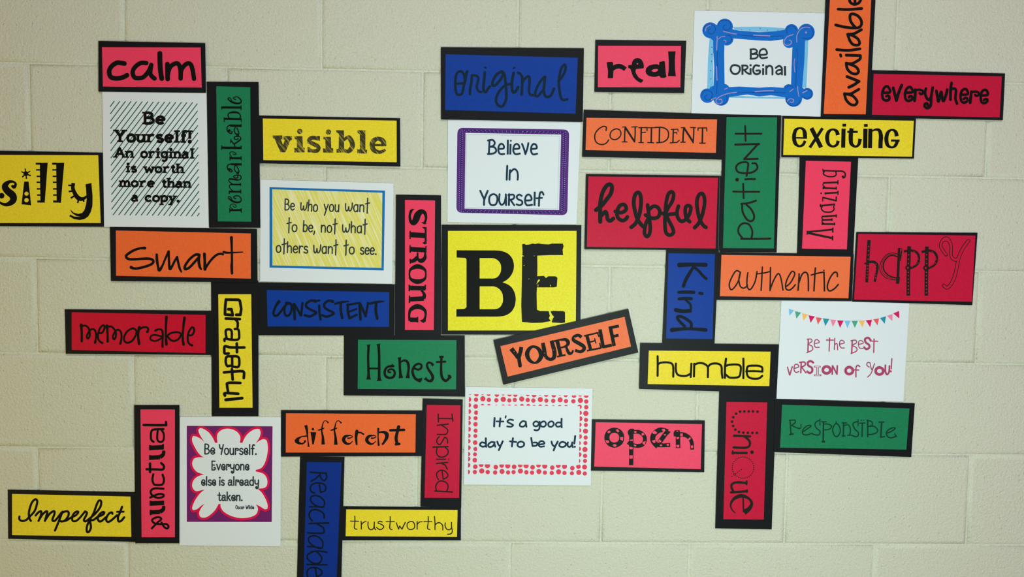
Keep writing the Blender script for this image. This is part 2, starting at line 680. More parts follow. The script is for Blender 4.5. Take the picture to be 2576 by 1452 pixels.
def text(font, unit, weight, block_text, units=None, weights=None, over=None, ink='black'):
    k = Ink(next_level())
    crop = CUR['crop']
    table = dict(GLYPHS)
    table.update({'slab': SLAB_SET, 'curl': CURL_SET}.get(font, {}))
    table.update(over or {})
    for n, line in enumerate(block_text.strip().split('\n')):
        a, b, word = line.split()
        a, b = Vector(tuple(map(float, a.split(',')))), Vector(tuple(map(float, b.split(','))))
        u = units[n] if units else unit
        w = weights[n] if weights else weight
        gap = 1.1 if font == 'slab' else 0.9
        total = sum(table[c][0] for c in word) + gap * (len(word) - 1)
        ex = (b - a) / total                      # one unit along the baseline
        ey = Vector((ex.y, -ex.x)).normalized() * u
        pen = 0.0
        for c in word:
            for part in table[c][1].split(';'):
                kind, rest = part[0], part[2:]
                P = []
                for q in rest.split():
                    gx, gy = map(float, q.split(','))
                    p = a + ex * (pen + gx) + ey * gy
                    P.append((p.x, p.y, gx, gy))
                pix = [(*px(crop, [(p[0], p[1])])[0], w / crop[2]) for p in P]
                if kind == '.':
                    k.disc(pix[0][0], pix[0][1], w / crop[2] * 0.72, ink)
                elif kind == 'z':
                    k.stroke(pix, 'sz', ink)
                else:
                    k.stroke(pix, kind + ('b' if font == 'slab' else ''), ink)
                    if font == 'slab':            # slab feet on upright stroke ends
                        for e, o2 in ((0, 1), (-1, -2)):
                            if len(P) > 1 and P[e][3] in (0, 5, 8, -3) and abs(P[e][2] - P[o2][2]) < 0.9 * abs(P[e][3] - P[o2][3]):
                                c0 = Vector(pix[e][:2])
                                dx_ = ex.normalized() * (w * 1.0) / crop[2]
                                k.stroke([(c0.x - dx_.x, c0.y - dx_.y, w * 0.6 / crop[2]),
                                          (c0.x + dx_.x, c0.y + dx_.y, w * 0.6 / crop[2])], 'lb', ink)
            pen += table[c][0] + gap
    k.make('lettering')


# ------------------------------------------------------------------ cards and posters
card('calm', (240,95,8), 'pink', 4, 'pink "calm" word card with black border, above the striped white poster',
 [(60,65),(2210,108),(2225,1110),(62,1085)], [(132,190),(2118,195),(2140,1003),(150,982)], '''
s95 585,520 500,505 430,505 340,560 285,640 280,720 310,790 380,815 480,815 570,790 635,755
s90 1025,510 930,505 840,550 770,630 750,720 790,800 870,815 960,795 1030,730 1090,640 1125,545
s90 1125,545 1110,640 1105,720 1140,780 1190,820
s100 1297,315 1300,500 1312,680 1335,820
s95 1448,530 1450,680 1455,830
s90 1455,790 1465,700 1500,600 1560,540 1640,515 1690,560 1715,680 1715,820
s90 1715,760 1730,650 1790,560 1860,515 1920,540 1955,640 1975,760 1985,825''')
card('silly', (0,360,6), 'yellow', 2, 'yellow "silly" word card with toothed letters, cut off by the left edge',
 [(-200,112),(1550,145),(1572,1265),(-200,1252)], [(-130,178),(1482,183),(1520,1208),(-130,1208)], '''
s60 188,652,40 215,662,55 236,615,35 190,582,35 130,590,55 75,650,95 110,720,105 190,790,110 200,860,100 150,910,75 80,930,50 0,900,35 -40,850,50 -30,790,50
d85 25,795
d74 390,462
lb18 390,462 380,385
lb18 390,462 455,425
lb20 390,462 465,495
lb20 390,462 400,540
lb20 390,462 335,515
lb18 390,462 320,430
f 365,582 432,582 470,940 325,925
@yellow d62 400,765
@yellow d66 400,862
f 600,300 720,297 675,902 610,895
lb30 540,312 620,312
lb22 545,405 620,405
lb22 553,502 620,502
lb22 553,592 620,592
lb22 555,692 620,692
lb22 560,785 620,785
lb32 563,882 630,884
f 848,300 970,297 918,905 855,895
lb30 787,312 860,312
lb22 790,405 860,405
lb22 795,502 860,502
lb22 797,592 860,592
lb22 800,692 860,692
lb22 802,785 860,785
lb32 803,882 870,884
sb55 1108,603,55 1100,680,55 1130,760,60 1170,820,70 1220,845,60 1270,835,45 1310,800,30
lb26 1030,638 1090,640
lb26 1037,730 1100,725
lb26 1068,832 1125,795
lb26 1172,905 1188,845
lb26 1268,888 1248,835
f 1290,622 1380,603 1397,800 1395,950 1370,1040 1330,1110 1270,1150 1200,1162 1120,1148 1045,1105 1060,1080 1120,1110 1220,1115 1150,1100 1085,1055 1055,995 1110,1050 1180,1070 1240,1055 1275,1010 1300,920 1308,850 1300,700''')
poster('striped', (255,225,4), 3, 'white poster of green diagonal stripes reading "Be Yourself! An original is worth more"',
 [(8,15),(1057,22),(1080,1392),(28,1382)])
hatch('stripes', [(85,115),(968,130),(990,1278),(103,1265)], 57, 0.757, 9.5, 'teal')
text('slab', 13.4, 25, '''
430,343 635,343 Be
135,522 905,530 Yourself!
140,680 320,682 An
398,683 932,690 original
250,828 352,830 is
438,833 825,836 worth
188,975 530,978 more
610,981 895,984 than
305,1122 370,1122 a
442,1124 785,1128 copy.''', [13.6,13.6,11.2,11.2,10.4,10.4,10.4,10.4,10.4,10.4], [29,29,23,23,22,22,22,22,22,22])
card('visible', (648,285,7), 'yellow', 2, 'yellow "visible" word card with sketchy hatched slab letters',
 [(8,40),(2510,88),(2515,940),(8,880)], [(92,92),(2448,130),(2450,862),(102,825)], '''
@sketch
f 265,392 435,390 438,455 410,460 448,560 480,470 458,460 455,400 605,402 608,465 580,475 490,685 455,690 400,685 300,450 268,440
d95 743,320
f 650,402 790,402 798,605 830,605 828,690 648,690 645,610 692,612 690,465 652,455
sb60 1070,455,60 1000,432,70 930,445,75 905,500,70 970,535,75 1050,575,75 1075,620,70 1040,662,70 960,662,60 905,635,60
f 1045,400 1100,400 1098,492 1050,475
f 878,590 920,595 940,690 880,690
d95 1248,332
f 1155,415 1292,415 1298,615 1332,618 1330,695 1152,692 1152,615 1198,622 1192,465 1158,455
f 1380,300 1520,300 1525,690 1390,695 1390,630 1428,625 1432,360 1383,345
sb85 1515,475,50 1570,430,55 1620,435,85 1665,520,88 1662,600,88 1610,665,75 1560,668,60 1510,645,50
f 1758,300 1898,300 1898,640 1930,645 1920,712 1755,705 1752,635 1800,640 1800,365 1762,350
sb85 2225,582,85 2210,490,90 2120,447,70 2040,490,90 2018,570,90 2050,650,85 2130,685,65 2200,672,55 2250,640,40
lb42 2040,560 2266,562''')
card('remarkable', (255,225,4), 'green', 2, 'tall green "remarkable" word card with curly lettering, right of the striped poster',
 [(1060,-78),(1582,-74),(1600,1392),(1085,1392)], [(1156,-32),(1498,-22),(1508,1332),(1172,1328)], '''
W 1.3
O 560,390 9.075
lb35 160,1262 425,1258
lb18 162,1215 165,1318
lb18 425,1215 425,1318
s14 230,1240 170,1185 185,1135 245,1120 300,1145 305,1190 265,1195 240,1160
s20 300,1000 265,985 255,955 300,935 360,935 410,975 425,1030 390,1075,28 310,1080,34 220,1050,34 150,1000,24 130,965,18 160,950,16 200,990,16 215,1040,16
lb34 150,838 415,838
lb16 150,815 155,890
lb16 415,785 415,885
s16 240,830 170,760 155,700 190,672
s28 190,672 300,675 400,675
lb16 412,640 412,710
s16 240,670 165,620 140,580 160,550
s30 160,550 230,552 330,570
s20 330,570 400,560 425,520 400,470 330,460 265,475 255,500 290,525 345,520 345,480
lb36 190,212 425,215
lb16 425,185 425,245
s20 200,205 130,225 105,280 130,340 180,385 215,375 205,345 160,310
d48 150,328
s18 290,235 265,300 290,370 340,410 370,390 360,330 330,270 320,230
d48 345,410
lb36 165,75 425,75
lb16 165,30 170,125
lb16 425,25 425,125
O 560,235 9.075
s14 230,1480 170,1400 170,1350 225,1335 290,1360 310,1390 265,1400 245,1380
lb40 -25,1240 425,1245
lb16 425,1190 425,1275
lb16 -22,1185 -25,1290
s22 285,1230 260,1160 190,1080
lb16 190,1040 180,1140
s24 260,1160 330,1115 400,1060 415,1020
s18 415,1020 380,985 300,985 265,1010 285,1050 340,1050 350,1020
lb40 170,735 425,740
lb16 425,700 425,770
s20 190,720 120,750 100,810 120,870 180,915 215,900 205,870
d50 150,850
s18 290,770 265,840 290,910 340,945 370,920 355,850 325,790
d50 345,945
lb36 30,580 420,590
lb16 35,550 38,655
lb14 425,570 428,660
s20 150,570 125,500 150,450 250,430,36 340,440,30 395,480 410,530 385,580
lb38 -25,320 420,325
lb16 420,270 425,385
lb16 -22,300 -22,365
s20 300,140,14 265,130,16 245,105,16 290,80,16 350,85,18 400,130,20 425,175,22 400,220,28 330,230,32 230,205,34 160,165,24 120,125,18 150,100,16 190,130,16 210,190,16''')
card('smart', (275,570,7), 'orange', 3, 'orange "smart" word card with loose brush handwriting, below the striped poster',
 [(10,8),(2600,45),(2610,985),(30,962)], [(115,70),(2490,122),(2492,918),(118,868)], '''
s46 625,380,55 540,385,42 430,420 320,490 295,530 330,570 430,578 650,565 750,580 775,620 740,665 620,710 480,740 420,735 385,720,58
s45 835,495,45 840,600,50 860,710 880,770,55 930,700,40 985,570,38 1045,440,45
s42 1045,445 1050,600 1065,745,50 1100,710 1150,610 1195,535,40
s42 1195,540 1210,620 1240,740 1270,800,28
s45 1580,500,52 1520,495 1420,570 1340,680 1335,745,55 1400,730 1490,640 1560,560
s50 1585,500 1575,600 1590,700 1615,750,35
s55 1675,485 1680,600,48 1685,750,58
s42 1690,740 1740,660 1810,570 1890,500 1960,480 2000,490
s45 2150,195,55 2155,350,42 2160,600,42 2155,700,50 2160,825,45
s35 2015,450,45 2100,462,35 2350,450,18''')
poster('scribble', (655,460,6), 1, 'white poster with blue-bordered yellow crayon panel reading "Be who you want to be"',
 [(0,-48),(2010,6),(1988,1524),(-5,1488)])
quad('blue_border', [(138,65),(1882,118),(1862,1325),(138,1280)], 'azure', 0)
quad('crayon_panel', [(180,98),(1842,150),(1828,1285),(182,1248)], 'crayon', 1)
text('hand', 20.6, 19, '''
365,410 515,412 Be
605,415 862,436 who
955,428 1190,436 you
1283,430 1640,440 want
400,735 555,738 to
640,735 825,745 be,
912,745 1150,752 not
1240,750 1605,757 what
235,1050 718,1062 others
805,1062 1165,1070 want
1260,1072 1420,1075 to
1505,1078 1755,1085 see.''', over={'t': TALL_T, 'w': ROUND_W}, ink='slate')
card('strong', (985,485,4), 'pink', 3, 'tall pink "STRONG" word card with bold serif capitals, left of the big "BE"',
 [(45,20),(498,27),(498,1442),(35,1440)], [(135,72),(438,78),(425,1383),(135,1382)], '''
sb30 330,308,24 347,260,24 335,205,36 300,190,50 265,220,66 245,270,66 220,305,50 192,285,32 183,230,24 200,175,30
f 295,300 345,290 350,315 330,318
f 180,195 205,160 235,165 195,190
lb52 187,422 345,432
lb14 187,385 187,465
lb20 343,345 343,515
f 305,345 352,345 352,375 335,370
f 310,505 352,480 352,515 330,520
lb48 187,568 348,578
lb14 187,528 187,605
lb12 346,535 346,605
sb30 338,600,16 335,655,36 300,685,45 265,665,25 262,600,16
sb40 262,650 225,682 188,692,30
lb14 187,665 190,715
sz30 262,742,48 330,770,28 345,818,16 330,870,28 262,895,48 195,870,28 180,818,16 195,770,28
lb46 178,958 340,962
lb14 178,925 178,992
lb14 340,925 340,975
sb40 300,980,20 330,1025,32 318,1065,46
lb46 325,1065 180,1073
lb14 180,1035 180,1110
sb30 320,1295,30 342,1240,22 332,1180,32 262,1145,50 195,1175,36 178,1230,22 182,1290,26
f 283,1287 345,1262 345,1295 320,1312
lb46 185,1278 262,1280
lb14 262,1250 262,1306
@film lb2.5 34,930 32,1436
@film lb2.5 501,740 500,1438''')
card('be', (1100,555,4.922), 'yellow_bright', 2, 'large yellow "BE" word card with huge black letters at the centre',
 [(55,52),(1785,58),(1772,1415),(45,1412)], [(132,128),(1725,128),(1715,1362),(132,1362)], '''
f 240,368 720,370 765,372 800,378 838,390 870,405 898,428 920,455 936,486 945,520 950,555 948,590 942,622 930,650 912,682 890,710 855,740 810,765 850,780 890,800 920,826 940,855 957,890 968,930 972,975 968,1020 960,1057 945,1090 926,1120 900,1145 868,1166 830,1180 788,1187 740,1190 235,1190 237,1097 320,1095 345,1090 362,1070 362,490 357,474 345,463 240,458 | 525,465 680,465 712,471 740,485 763,505 780,530 789,558 792,590 789,622 780,650 765,677 745,700 720,713 690,718 525,718 | 525,815 700,815 738,828 770,850 793,878 808,910 815,970 812,1007 800,1040 783,1066 760,1085 733,1095 700,1098 525,1098
@soft f 1050,295 1075,288 1100,300 1140,296 1180,285 1215,290 1250,282 1290,290 1380,296 1420,285 1555,285 1565,320 1552,360 1555,400 1560,428 1400,428 1238,435 1240,560 1238,690 1320,685 1345,712 1375,690 1440,690 1470,692 1488,710 1480,820 1440,828 1235,828 1230,900 1235,1105 1270,1120 1380,1122 1395,1180 1382,1210 1405,1245 1300,1265 1170,1268 1048,1255 1040,1050 1048,690 1050,445 1080,440 1052,430 1056,380
@soft f 1402,1125 1440,1118 1560,1122 1582,1135 1582,1262 1540,1270 1415,1262 1430,1215 1445,1190 1420,1165
@yellow_bright f 1262,725 1272,740 1240,775 1225,790 1238,760 1245,740
@yellow_bright d10 1075,555
@yellow_bright d8 1200,438
@yellow_bright d8 1135,722
@yellow_bright lb7 1248,790 1248,818
@yellow_bright lb7 1400,795 1400,815''')
card('original', (1105,115,7), 'blue', 3, 'large blue "original" word card with looping script, above the purple-framed poster',
 [(28,25),(2548,45),(2527,1342),(32,1300)], [(112,150),(2440,212),(2400,1198),(102,1132)], '''
@darkblue
sz45 375,450 310,490 285,600 285,750 310,850 350,865 400,840 430,720 450,600 430,500
s50 490,455 468,540 450,650
s42 290,670 360,667 430,660
s46 575,530 565,650 545,760 540,850
s42 575,520 650,530 690,570 675,650 660,730 690,800 740,815
s48 800,470 795,560 780,700 780,790 820,815 850,770 890,720
s30 803,378 820,392
s48 1110,455 1085,460 1010,510 950,610 935,690 980,700 1060,620 1110,540 1135,480
s46 1100,460 1150,520 1165,640 1180,800 1175,950 1120,1060 1060,1065 1005,1000 1010,900 1060,800 1120,730 1180,690 1265,670
s48 1310,480 1285,600 1280,740 1300,820 1340,810 1370,760 1390,730
s28 1305,400 1325,385
s42 1385,475 1430,500 1460,560
s46 1460,540 1460,700 1450,860
s44 1460,660 1500,590 1560,540 1590,560 1590,650 1580,780 1600,860 1660,870
s44 1865,550 1820,580 1750,680 1700,790 1690,870 1730,890 1790,830 1840,750 1860,560
s46 1860,550 1850,700 1840,800 1870,890 1920,900 1970,870 2020,760
s44 2100,625 2170,540 2220,430 2222,350 2200,337 2150,400 2120,520 2105,640 2120,800 2140,900 2175,955 2255,945''')
card('real', (1490,95,10.014), 'pink_light', 2, 'small pink "real" word card with chunky uneven letters, by itself near the top',
 [(78,50),(2368,78),(2315,1395),(55,1365)], [(148,200),(2235,205),(2220,1252),(140,1245)], '''
F 360,625 400,612 500,610 520,630 525,680 530,850 525,1010 500,1022 385,1020 395,850 375,720
sb120 500,810,80 570,740,115 680,718,120 770,750,115 835,795,110
F 905,690 990,685 1010,600 1060,535 1140,512 1220,535 1270,600 1300,700 1290,770 1100,790 1090,860 1120,930 1180,1010 1280,1060 1270,1100 1225,1140 1120,1080 1030,980 985,860 960,790 905,760
@pink_light d38 1138,655
f 1340,850 1360,760 1430,700 1540,670 1640,665 1680,690 1690,610 1740,600 1790,582 1830,600 1840,750 1850,880 1870,990 1790,1015 1720,1005 1690,960 1600,985 1520,985 1420,960 1360,910 | 1490,830 1530,800 1600,785 1660,795 1650,830 1600,860 1530,860
f 1910,345 2100,340 2080,550 2085,800 2105,970 1905,965 1925,800 1925,550''')
poster('blue_frame', (1740,10,5.007), 1, 'white poster with scrolled blue frame drawing reading "BE ORiGiNal"',
 [(35,82),(1690,118),(1640,1420),(-5,1378)])
ink('frame_drawing', '''
@lightblue
f 225,430 270,420 275,1075 195,1060 205,700
f 520,290 850,285 1180,305 1180,350 850,350 540,325
f 1425,440 1470,440 1445,1060 1390,1050
f 460,1150 850,1170 1180,1170 1180,1195 850,1190 460,1180
@navy
d10 630,325
d10 730,325
d12 862,308
d10 955,328
d10 1085,330
d12 255,545
d12 252,635
d12 250,722
d12 240,840
d12 242,945
d10 238,1045
@royal
f 270,380 415,420 410,640 412,820 415,1000 420,1080 275,1080 285,800 272,600
f 400,300 600,335 850,355 1050,345 1200,320 1200,440 1000,465 850,460 530,435 400,400
f 1290,450 1430,400 1420,700 1390,1080 1250,1080 1258,800 1268,560
f 430,1050 600,1040 850,1055 1000,1045 1200,1060 1200,1180 1000,1150 850,1165 700,1140 430,1180
d202 235,332
d204 418,286
d168 442,440
d220 330,370
d170 1258,338
d212 1445,355
d160 1228,475
d200 1340,420
d184 198,1155
d200 370,1182
d140 410,1078
d160 290,1110
d150 1455,1132
d214 1285,1190
d140 1222,1080
d170 1345,1120
@navy
s6 550,385 700,400 850,412 1000,410 1150,400
s6 325,600 320,700 330,850 322,1000 315,1130
s6 1320,560 1330,700 1318,850 1312,1050
s6 560,1125 700,1112 850,1118 1000,1112 1180,1120
s6 150,350 160,290 215,255 275,270 300,320 270,370 225,375 205,335 235,315
s6 340,270 350,225 405,205 465,215 495,265 470,320 420,330 395,290 420,265
s6 440,500 490,480 505,430 470,395 430,400
s6 1200,370 1195,320 1230,280 1290,285 1320,325
s6 1400,430 1480,440 1525,395 1525,330 1480,285 1400,280
s6 125,1160 150,1100 210,1090 260,1130 240,1195 190,1210 165,1170 195,1145
s6 300,1215 330,1265 400,1260 445,1215 440,1150
s6 1395,1160 1440,1190 1500,1170 1510,1110 1465,1075 1420,1090
s6 1200,1180 1200,1240 1260,1280 1330,1270 1370,1210
s6 1180,1060 1220,1030 1270,1040 1280,1080
@pinkline
s11 400,345 470,362 565,380
s13 780,392 870,398 985,403
s12 322,410 318,500 315,580
s12 315,790 316,870 320,960
s10 175,340 185,295 240,262
s10 340,440 370,415 420,408
s10 405,460 430,462 430,485
s11 1325,480 1325,400 1360,330 1420,292 1490,297
s11 1280,385 1200,415 1162,480 1190,520 1240,510 1258,475 1230,455
d26 1440,360
s9 1298,690 1290,760 1300,860
s13 800,1105 900,1096 1030,1093
s11 565,1112 450,1130 350,1170 305,1220 335,1260 380,1240 375,1202 345,1205
s10 245,1208 305,1180
s11 1335,1040 1340,1110 1352,1165
s11 1205,1225 1235,1195 1280,1205 1275,1238 1240,1235
s14 1398,1120 1450,1092
s10 415,1075 450,1060
s10 1235,1105 1280,1070''')
ink('lettering', '''
@slate
lb24 745,565 745,695
s22 740,573 800,572 825,600 790,624 750,628
s22 760,630 820,632 832,660 800,686 740,690
s23 865,642 945,632 935,580 900,567 862,590 855,640 880,682 950,674
sz24 545,770 600,790 605,840 570,880 520,875 492,830 505,785
lb24 640,765 640,892
s22 635,775 690,777 705,800 680,825 645,832
s22 662,832 690,862 725,882
lb24 742,808 742,892
d28 742,772
s24 850,780 800,775 775,820 785,868 820,885 855,870 858,840 815,840
lb24 900,808 900,895
d28 900,772
lb24 940,775 940,893
s23 940,812 970,780 1008,790 1018,830 1018,888
s23 1060,805 1100,780 1133,803 1137,850 1137,888
s22 1130,830 1082,838 1065,865 1090,886 1130,868
lb26 1175,782 1178,902''')
card('available', (2060,0,5.007), 'orange', 4, 'tall orange "available" word card, cut off by the top edge',
 [(95,-240),(725,-240),(640,1480),(24,1480)], [(150,-190),(668,-190),(590,1440),(60,1436)], '''
s36 322,1185 345,1260 400,1315 455,1322 482,1285 455,1235 410,1200 322,1180
s36 322,1182 400,1182 460,1150 503,1125
s38 378,1100 440,1070 505,1025
s38 505,1025 430,995 355,965
s36 345,798 360,870 410,920 470,932 500,900 475,850 420,820 345,795
s36 350,800 420,800 480,770 520,740 522,700
s36 522,700 345,695
s34 272,690 278,708
s36 225,625 370,635 518,615
s36 362,432 390,510 430,560 490,568 513,540 490,490 430,450 365,432
s36 365,432 440,425 490,400 535,375
s36 212,315 350,345 490,350 535,310 530,250 490,200 430,175 395,190 395,250 420,300 455,340
s36 243,115 370,120 540,107
s36 455,45 452,-20 430,-70 395,-50 385,0 405,38 450,55 508,32 532,-30 512,-80''')
card('everywhere', (2190,170,7), 'crimson', 3, 'crimson "everywhere" word card with curly handwriting, far upper right',
 [(-12,45),(2370,105),(2330,928),(-20,880)], [(55,110),(2312,155),(2272,878),(25,832)], '''
s48 235,445 340,435 330,370 290,330 240,360 207,450 215,540 260,580 320,570 333,525 308,495 280,505
s54 400,360 430,480 455,580
s54 455,580 500,430 550,310
s48 620,445 740,432 725,370 690,342 640,370 607,450 617,550 660,587 720,570 733,520 700,502 675,525
s52 790,390 785,500 775,585
s44 790,400 860,390 915,410 922,450 890,470 865,450
s50 975,372 960,450 990,540 1030,570 1060,530
s50 1095,355 1070,500 1065,620 1050,685 1000,715 955,685 958,645 990,630 1008,660
s52 1160,412 1180,520 1195,600 1220,520 1245,425 1260,520 1285,590 1330,480 1350,390
s50 1425,270 1410,400 1408,565
s48 1420,380 1480,372 1505,410 1495,540 1522,635
s46 1600,478 1710,468 1700,400 1660,377 1610,410 1585,490 1600,590 1650,618 1705,590 1703,548 1670,532 1642,555
s50 1775,425 1765,520 1755,618
s42 1775,432 1850,422 1900,440 1903,485 1862,500 1842,480
s46 1950,492 2060,482 2055,420 2020,392 1965,420 1942,500 1952,600 2000,628 2052,600 2055,562 2020,557 1998,575''')
poster('purple_frame', (1120,300,5.378), 1, 'white poster with purple dotted frame reading "Believe In Yourself"',
 [(38,-5),(1832,40),(1775,1425),(28,1392)])
roundframe('purple_frame', [(165,115),(1678,140),(1652,1300),(150,1265)], [(275,185),(1568,208),(1540,1230),(262,1210)], 80, 'purple')
ink('frame_dots', '''
@violet
lb40 218,170 203,1235
lb40 1617,180 1592,1250
lb30 240,152 1600,180
lb30 225,1242 1580,1265
@dot
D9 39 204,175 190,1230
D9 39 232,160 217,1245
D9 39 1603,190 1578,1235
D9 39 1630,178 1606,1250
D9 24 262,148 1560,177
D7 24 290,165 1535,192
D9 24 245,1247 1545,1276
D7 24 270,1230 1520,1256
@paleline
l4 290,205 1545,230
l4 1545,230 1520,1215
l4 1520,1215 278,1192
l4 278,1192 290,205''')
ink('lettering', '''
@inkblue
s25 600,285 595,380 590,470
s25 578,288 640,280 670,318 650,360 600,372
s25 600,374 665,380 690,425 660,460 577,472
s25 722,402 790,395 788,350 755,333 725,365 720,430 745,470 798,470
lb26 848,278 845,478
lb26 884,335 880,478
d24 888,292
s25 922,402 1000,395 993,350 960,335 930,365 922,430 950,472 1010,465
s25 1040,335 1065,400 1085,472
s25 1085,472 1110,400 1125,325
s25 1160,402 1235,395 1230,350 1195,335 1167,370 1162,430 1187,475 1245,467
'''); ink('lettering', '''
@inkblue
s26 840,632 835,730 832,818
s26 877,690 872,750 870,818
s25 880,720 930,675 970,700 984,760 980,818
'''); ink('lettering', '''
@inkblue
s26 475,970 500,1025 528,1085
s26 575,970 540,1055 527,1100 525,1160
sz25 650,1015 605,1040 595,1105 620,1158 680,1155 705,1095 695,1035
s25 735,1015 732,1110 760,1158 800,1130 818,1060
s26 820,1018 822,1090 824,1162
s26 865,1015 863,1090 862,1162
s24 855,1025 920,1022 935,1055 910,1083 865,1090
s24 885,1095 935,1165
s24 1035,1038 1000,1020 968,1048 985,1083 1035,1105 1043,1140 1010,1165 965,1152
s25 1085,1100 1165,1092 1155,1037 1120,1020 1087,1055 1083,1125 1110,1165 1175,1158
lb26 1212,982 1208,1172
s25 1330,1022 1312,987 1282,1000 1272,1080 1268,1172
s22 1235,1070 1310,1065''')
card('confident', (1460,275,7), 'orange_light', 3, 'orange "CONFIDENT" word card with thin serif capitals, on a wide black border',
 [(60,8),(2560,90),(2532,888),(32,838)], [(108,150),(2408,178),(2385,768),(92,718)], '''
@thin
s23 452,375 455,315 400,303 320,350 262,430 255,520 290,590 370,622 450,600 498,540
sz22 630,345 555,380 522,450 542,510 610,536 680,500 715,430 690,365
l26 790,312 780,440 778,570
l18 740,312 800,312
l20 735,575 822,575
l34 795,325 950,565
l24 955,575 965,440 965,315
l20 908,312 1000,308
l28 1072,325 1068,580
l20 1030,325 1172,322 1175,375
l20 1070,410 1148,405
l20 1032,586 1108,586
l28 1252,325 1247,580
l18 1180,325 1322,325
l20 1188,586 1290,590
l28 1395,325 1390,585
s24 1320,320 1440,320 1530,365 1553,440 1533,520 1460,575 1345,588
l26 1637,355 1630,585
l18 1600,355 1715,350 1722,385
l18 1635,415 1698,410 1700,435
l20 1582,592 1700,583 1742,548
l28 1822,328 1810,450 1805,575
l18 1778,325 1840,325
l20 1768,580 1848,580
l34 1830,335 1982,570
l24 1986,590 1995,450 1998,322
l18 1942,322 2032,325
l28 2152,330 2147,590
l20 2072,372 2072,330 2224,328 2228,383
l20 2102,597 2198,597''')
card('helpful', (1465,430,7), 'crimson', 3, 'large crimson "helpful" word card with thick looping script',
 [(65,55),(2450,88),(2428,1398),(38,1382)], [(105,98),(2388,122),(2345,1368),(80,1338)], '''
@soft
s74 315,895 315,750 312,600 350,400 420,270 490,238 522,290 500,400 430,500 340,610 240,690
s70 325,800 400,722 430,760 445,850 490,880 545,840
s68 580,715 690,735 770,680 750,605 690,597 640,640 610,740 630,830 700,875 760,855 792,812
s70 862,992 940,920 1000,780 1032,600 1028,450 990,382 930,420 905,560 930,720 970,850 1040,950 1080,985
s66 1148,602 1165,720 1180,850 1195,980 1185,1100 1140,1158 1095,1100 1110,960 1150,860 1200,835
s66 1170,690 1250,625 1330,645 1368,730 1330,815 1240,835 1170,810 1112,778
s66 1640,755 1540,765 1470,770 1470,600 1510,420 1570,368 1608,420 1580,540 1495,680 1460,800 1455,950 1475,1090 1540,1132 1602,1090 1590,1010 1530,890 1475,800 1420,750
s66 1692,622 1668,720 1680,820 1740,888 1800,870 1850,820 1890,750 1910,650 1870,610 1820,640 1812,740 1835,840 1890,895
s66 1978,1000 2050,920 2110,780 2150,600 2148,470 2110,400 2050,430 2017,540 2030,700 2070,860 2130,960 2177,995
@film l3 2418,100 2395,1385''')
card('patient', (1810,285,4.033), 'green', 2, 'tall green "patient" word card with thin handwriting, right of "CONFIDENT"',
 [(36,10),(625,20),(580,1412),(2,1410)], [(72,38),(585,42),(552,1372),(35,1368)], '''
@thin
s21 220,1275 370,1275 515,1272
s20 235,1270 192,1210 200,1150 242,1117 300,1130 333,1200 323,1275
s21 230,920 235,1000 280,1080 330,1093 352,1050 325,980 270,925
s21 222,920 300,910 370,887
s19 140,795 270,797 402,797
s19 240,715 245,862
s21 262,670 360,668
d38 178,674
s20 275,635 287,560 285,502 215,502 170,540 182,590 240,608 330,600 383,560 370,512 335,508
l20 388,462 250,466
l21 250,466 392,312
l21 402,312 160,318
s19 163,208 290,208 425,208
s19 260,130 265,280
@film l2 636,30 632,420''')
card('exciting', (1960,285,7), 'yellow', 2, 'yellow "exciting" word card with condensed bold letters, under "available"',
 [(55,50),(2410,95),(2375,798),(40,775)], [(92,95),(2372,132),(2340,765),(72,735)], '''
lb28 290,432 490,438
sb70 457,440,72 450,340,72 420,280,50 360,262,36 290,300,60 262,420,70 285,530,66 350,580,40 420,555,50 458,485,50
lb75 568,262 740,602
lb52 765,262 540,605
sb60 1035,385,72 1010,315,60 940,285,36 870,330,60 845,430,72 870,540,60 945,585,40 1015,555,50 1040,485,60
lb72 1135,270 1128,607
lb66 1147,185 1147,235
sb60 1277,265,74 1264,360,76 1262,450,76 1275,540,66 1345,588,40 1405,545,55 1425,450,66
lb38 1200,328 1385,328
lb76 1520,272 1515,615
lb66 1527,190 1527,240
lb72 1607,272 1600,615
sb60 1635,315,25 1700,288,40 1765,305,60 1793,400,75 1786,510,75 1785,618,75
sb60 2072,405,72 2050,325,60 1985,292,36 1915,340,60 1888,450,72 1910,560,62 1985,603,36 2050,565,55 2085,480,60
lb38 1970,480 2122,482
@film lb14 45,60 20,800''')
card('amazing', (2000,390,5.808), 'pink', 1, 'pink "Amazing" word card turned sideways between "exciting" and "authentic"',
 [(72,20),(925,30),(850,1470),(30,1465)], [(158,85),(818,98),(757,1380),(102,1368)], '''
@thin
l32 190,1140 545,1215
l28 190,1125 545,1090
lb22 552,1060 552,1135
lb22 548,1180 548,1250
lb20 178,1108 178,1165
l26 400,1010 575,1010
lb18 577,985 577,1030
lb14 396,990 394,1025
l26 400,952 540,945
lb16 541,925 541,965
l26 400,900 600,888
lb18 603,868 603,915
s16 430,1005 396,980 402,955
s16 430,950 392,925 402,900
l26 372,742 575,722
lb18 368,715 374,765
lb14 578,712 582,750
s20 400,745 387,790 430,830 520,833 568,800 562,750
lb16 405,680 405,615
l24 408,622 600,668
lb20 602,680 602,605
l26 440,560 625,550
lb18 628,522 628,585
lb14 440,545 440,582
d26 382,560
l26 412,482 600,490
lb18 602,462 602,508
lb16 412,462 410,500
s16 440,472 406,440 424,408
l26 420,408 625,400
lb18 626,368 626,432
s20 430,235 416,280 480,313 560,315 600,290 594,242
s22 412,228 600,235 690,238 732,270 728,322 700,335
lb16 405,202 412,248
d34 700,315''')
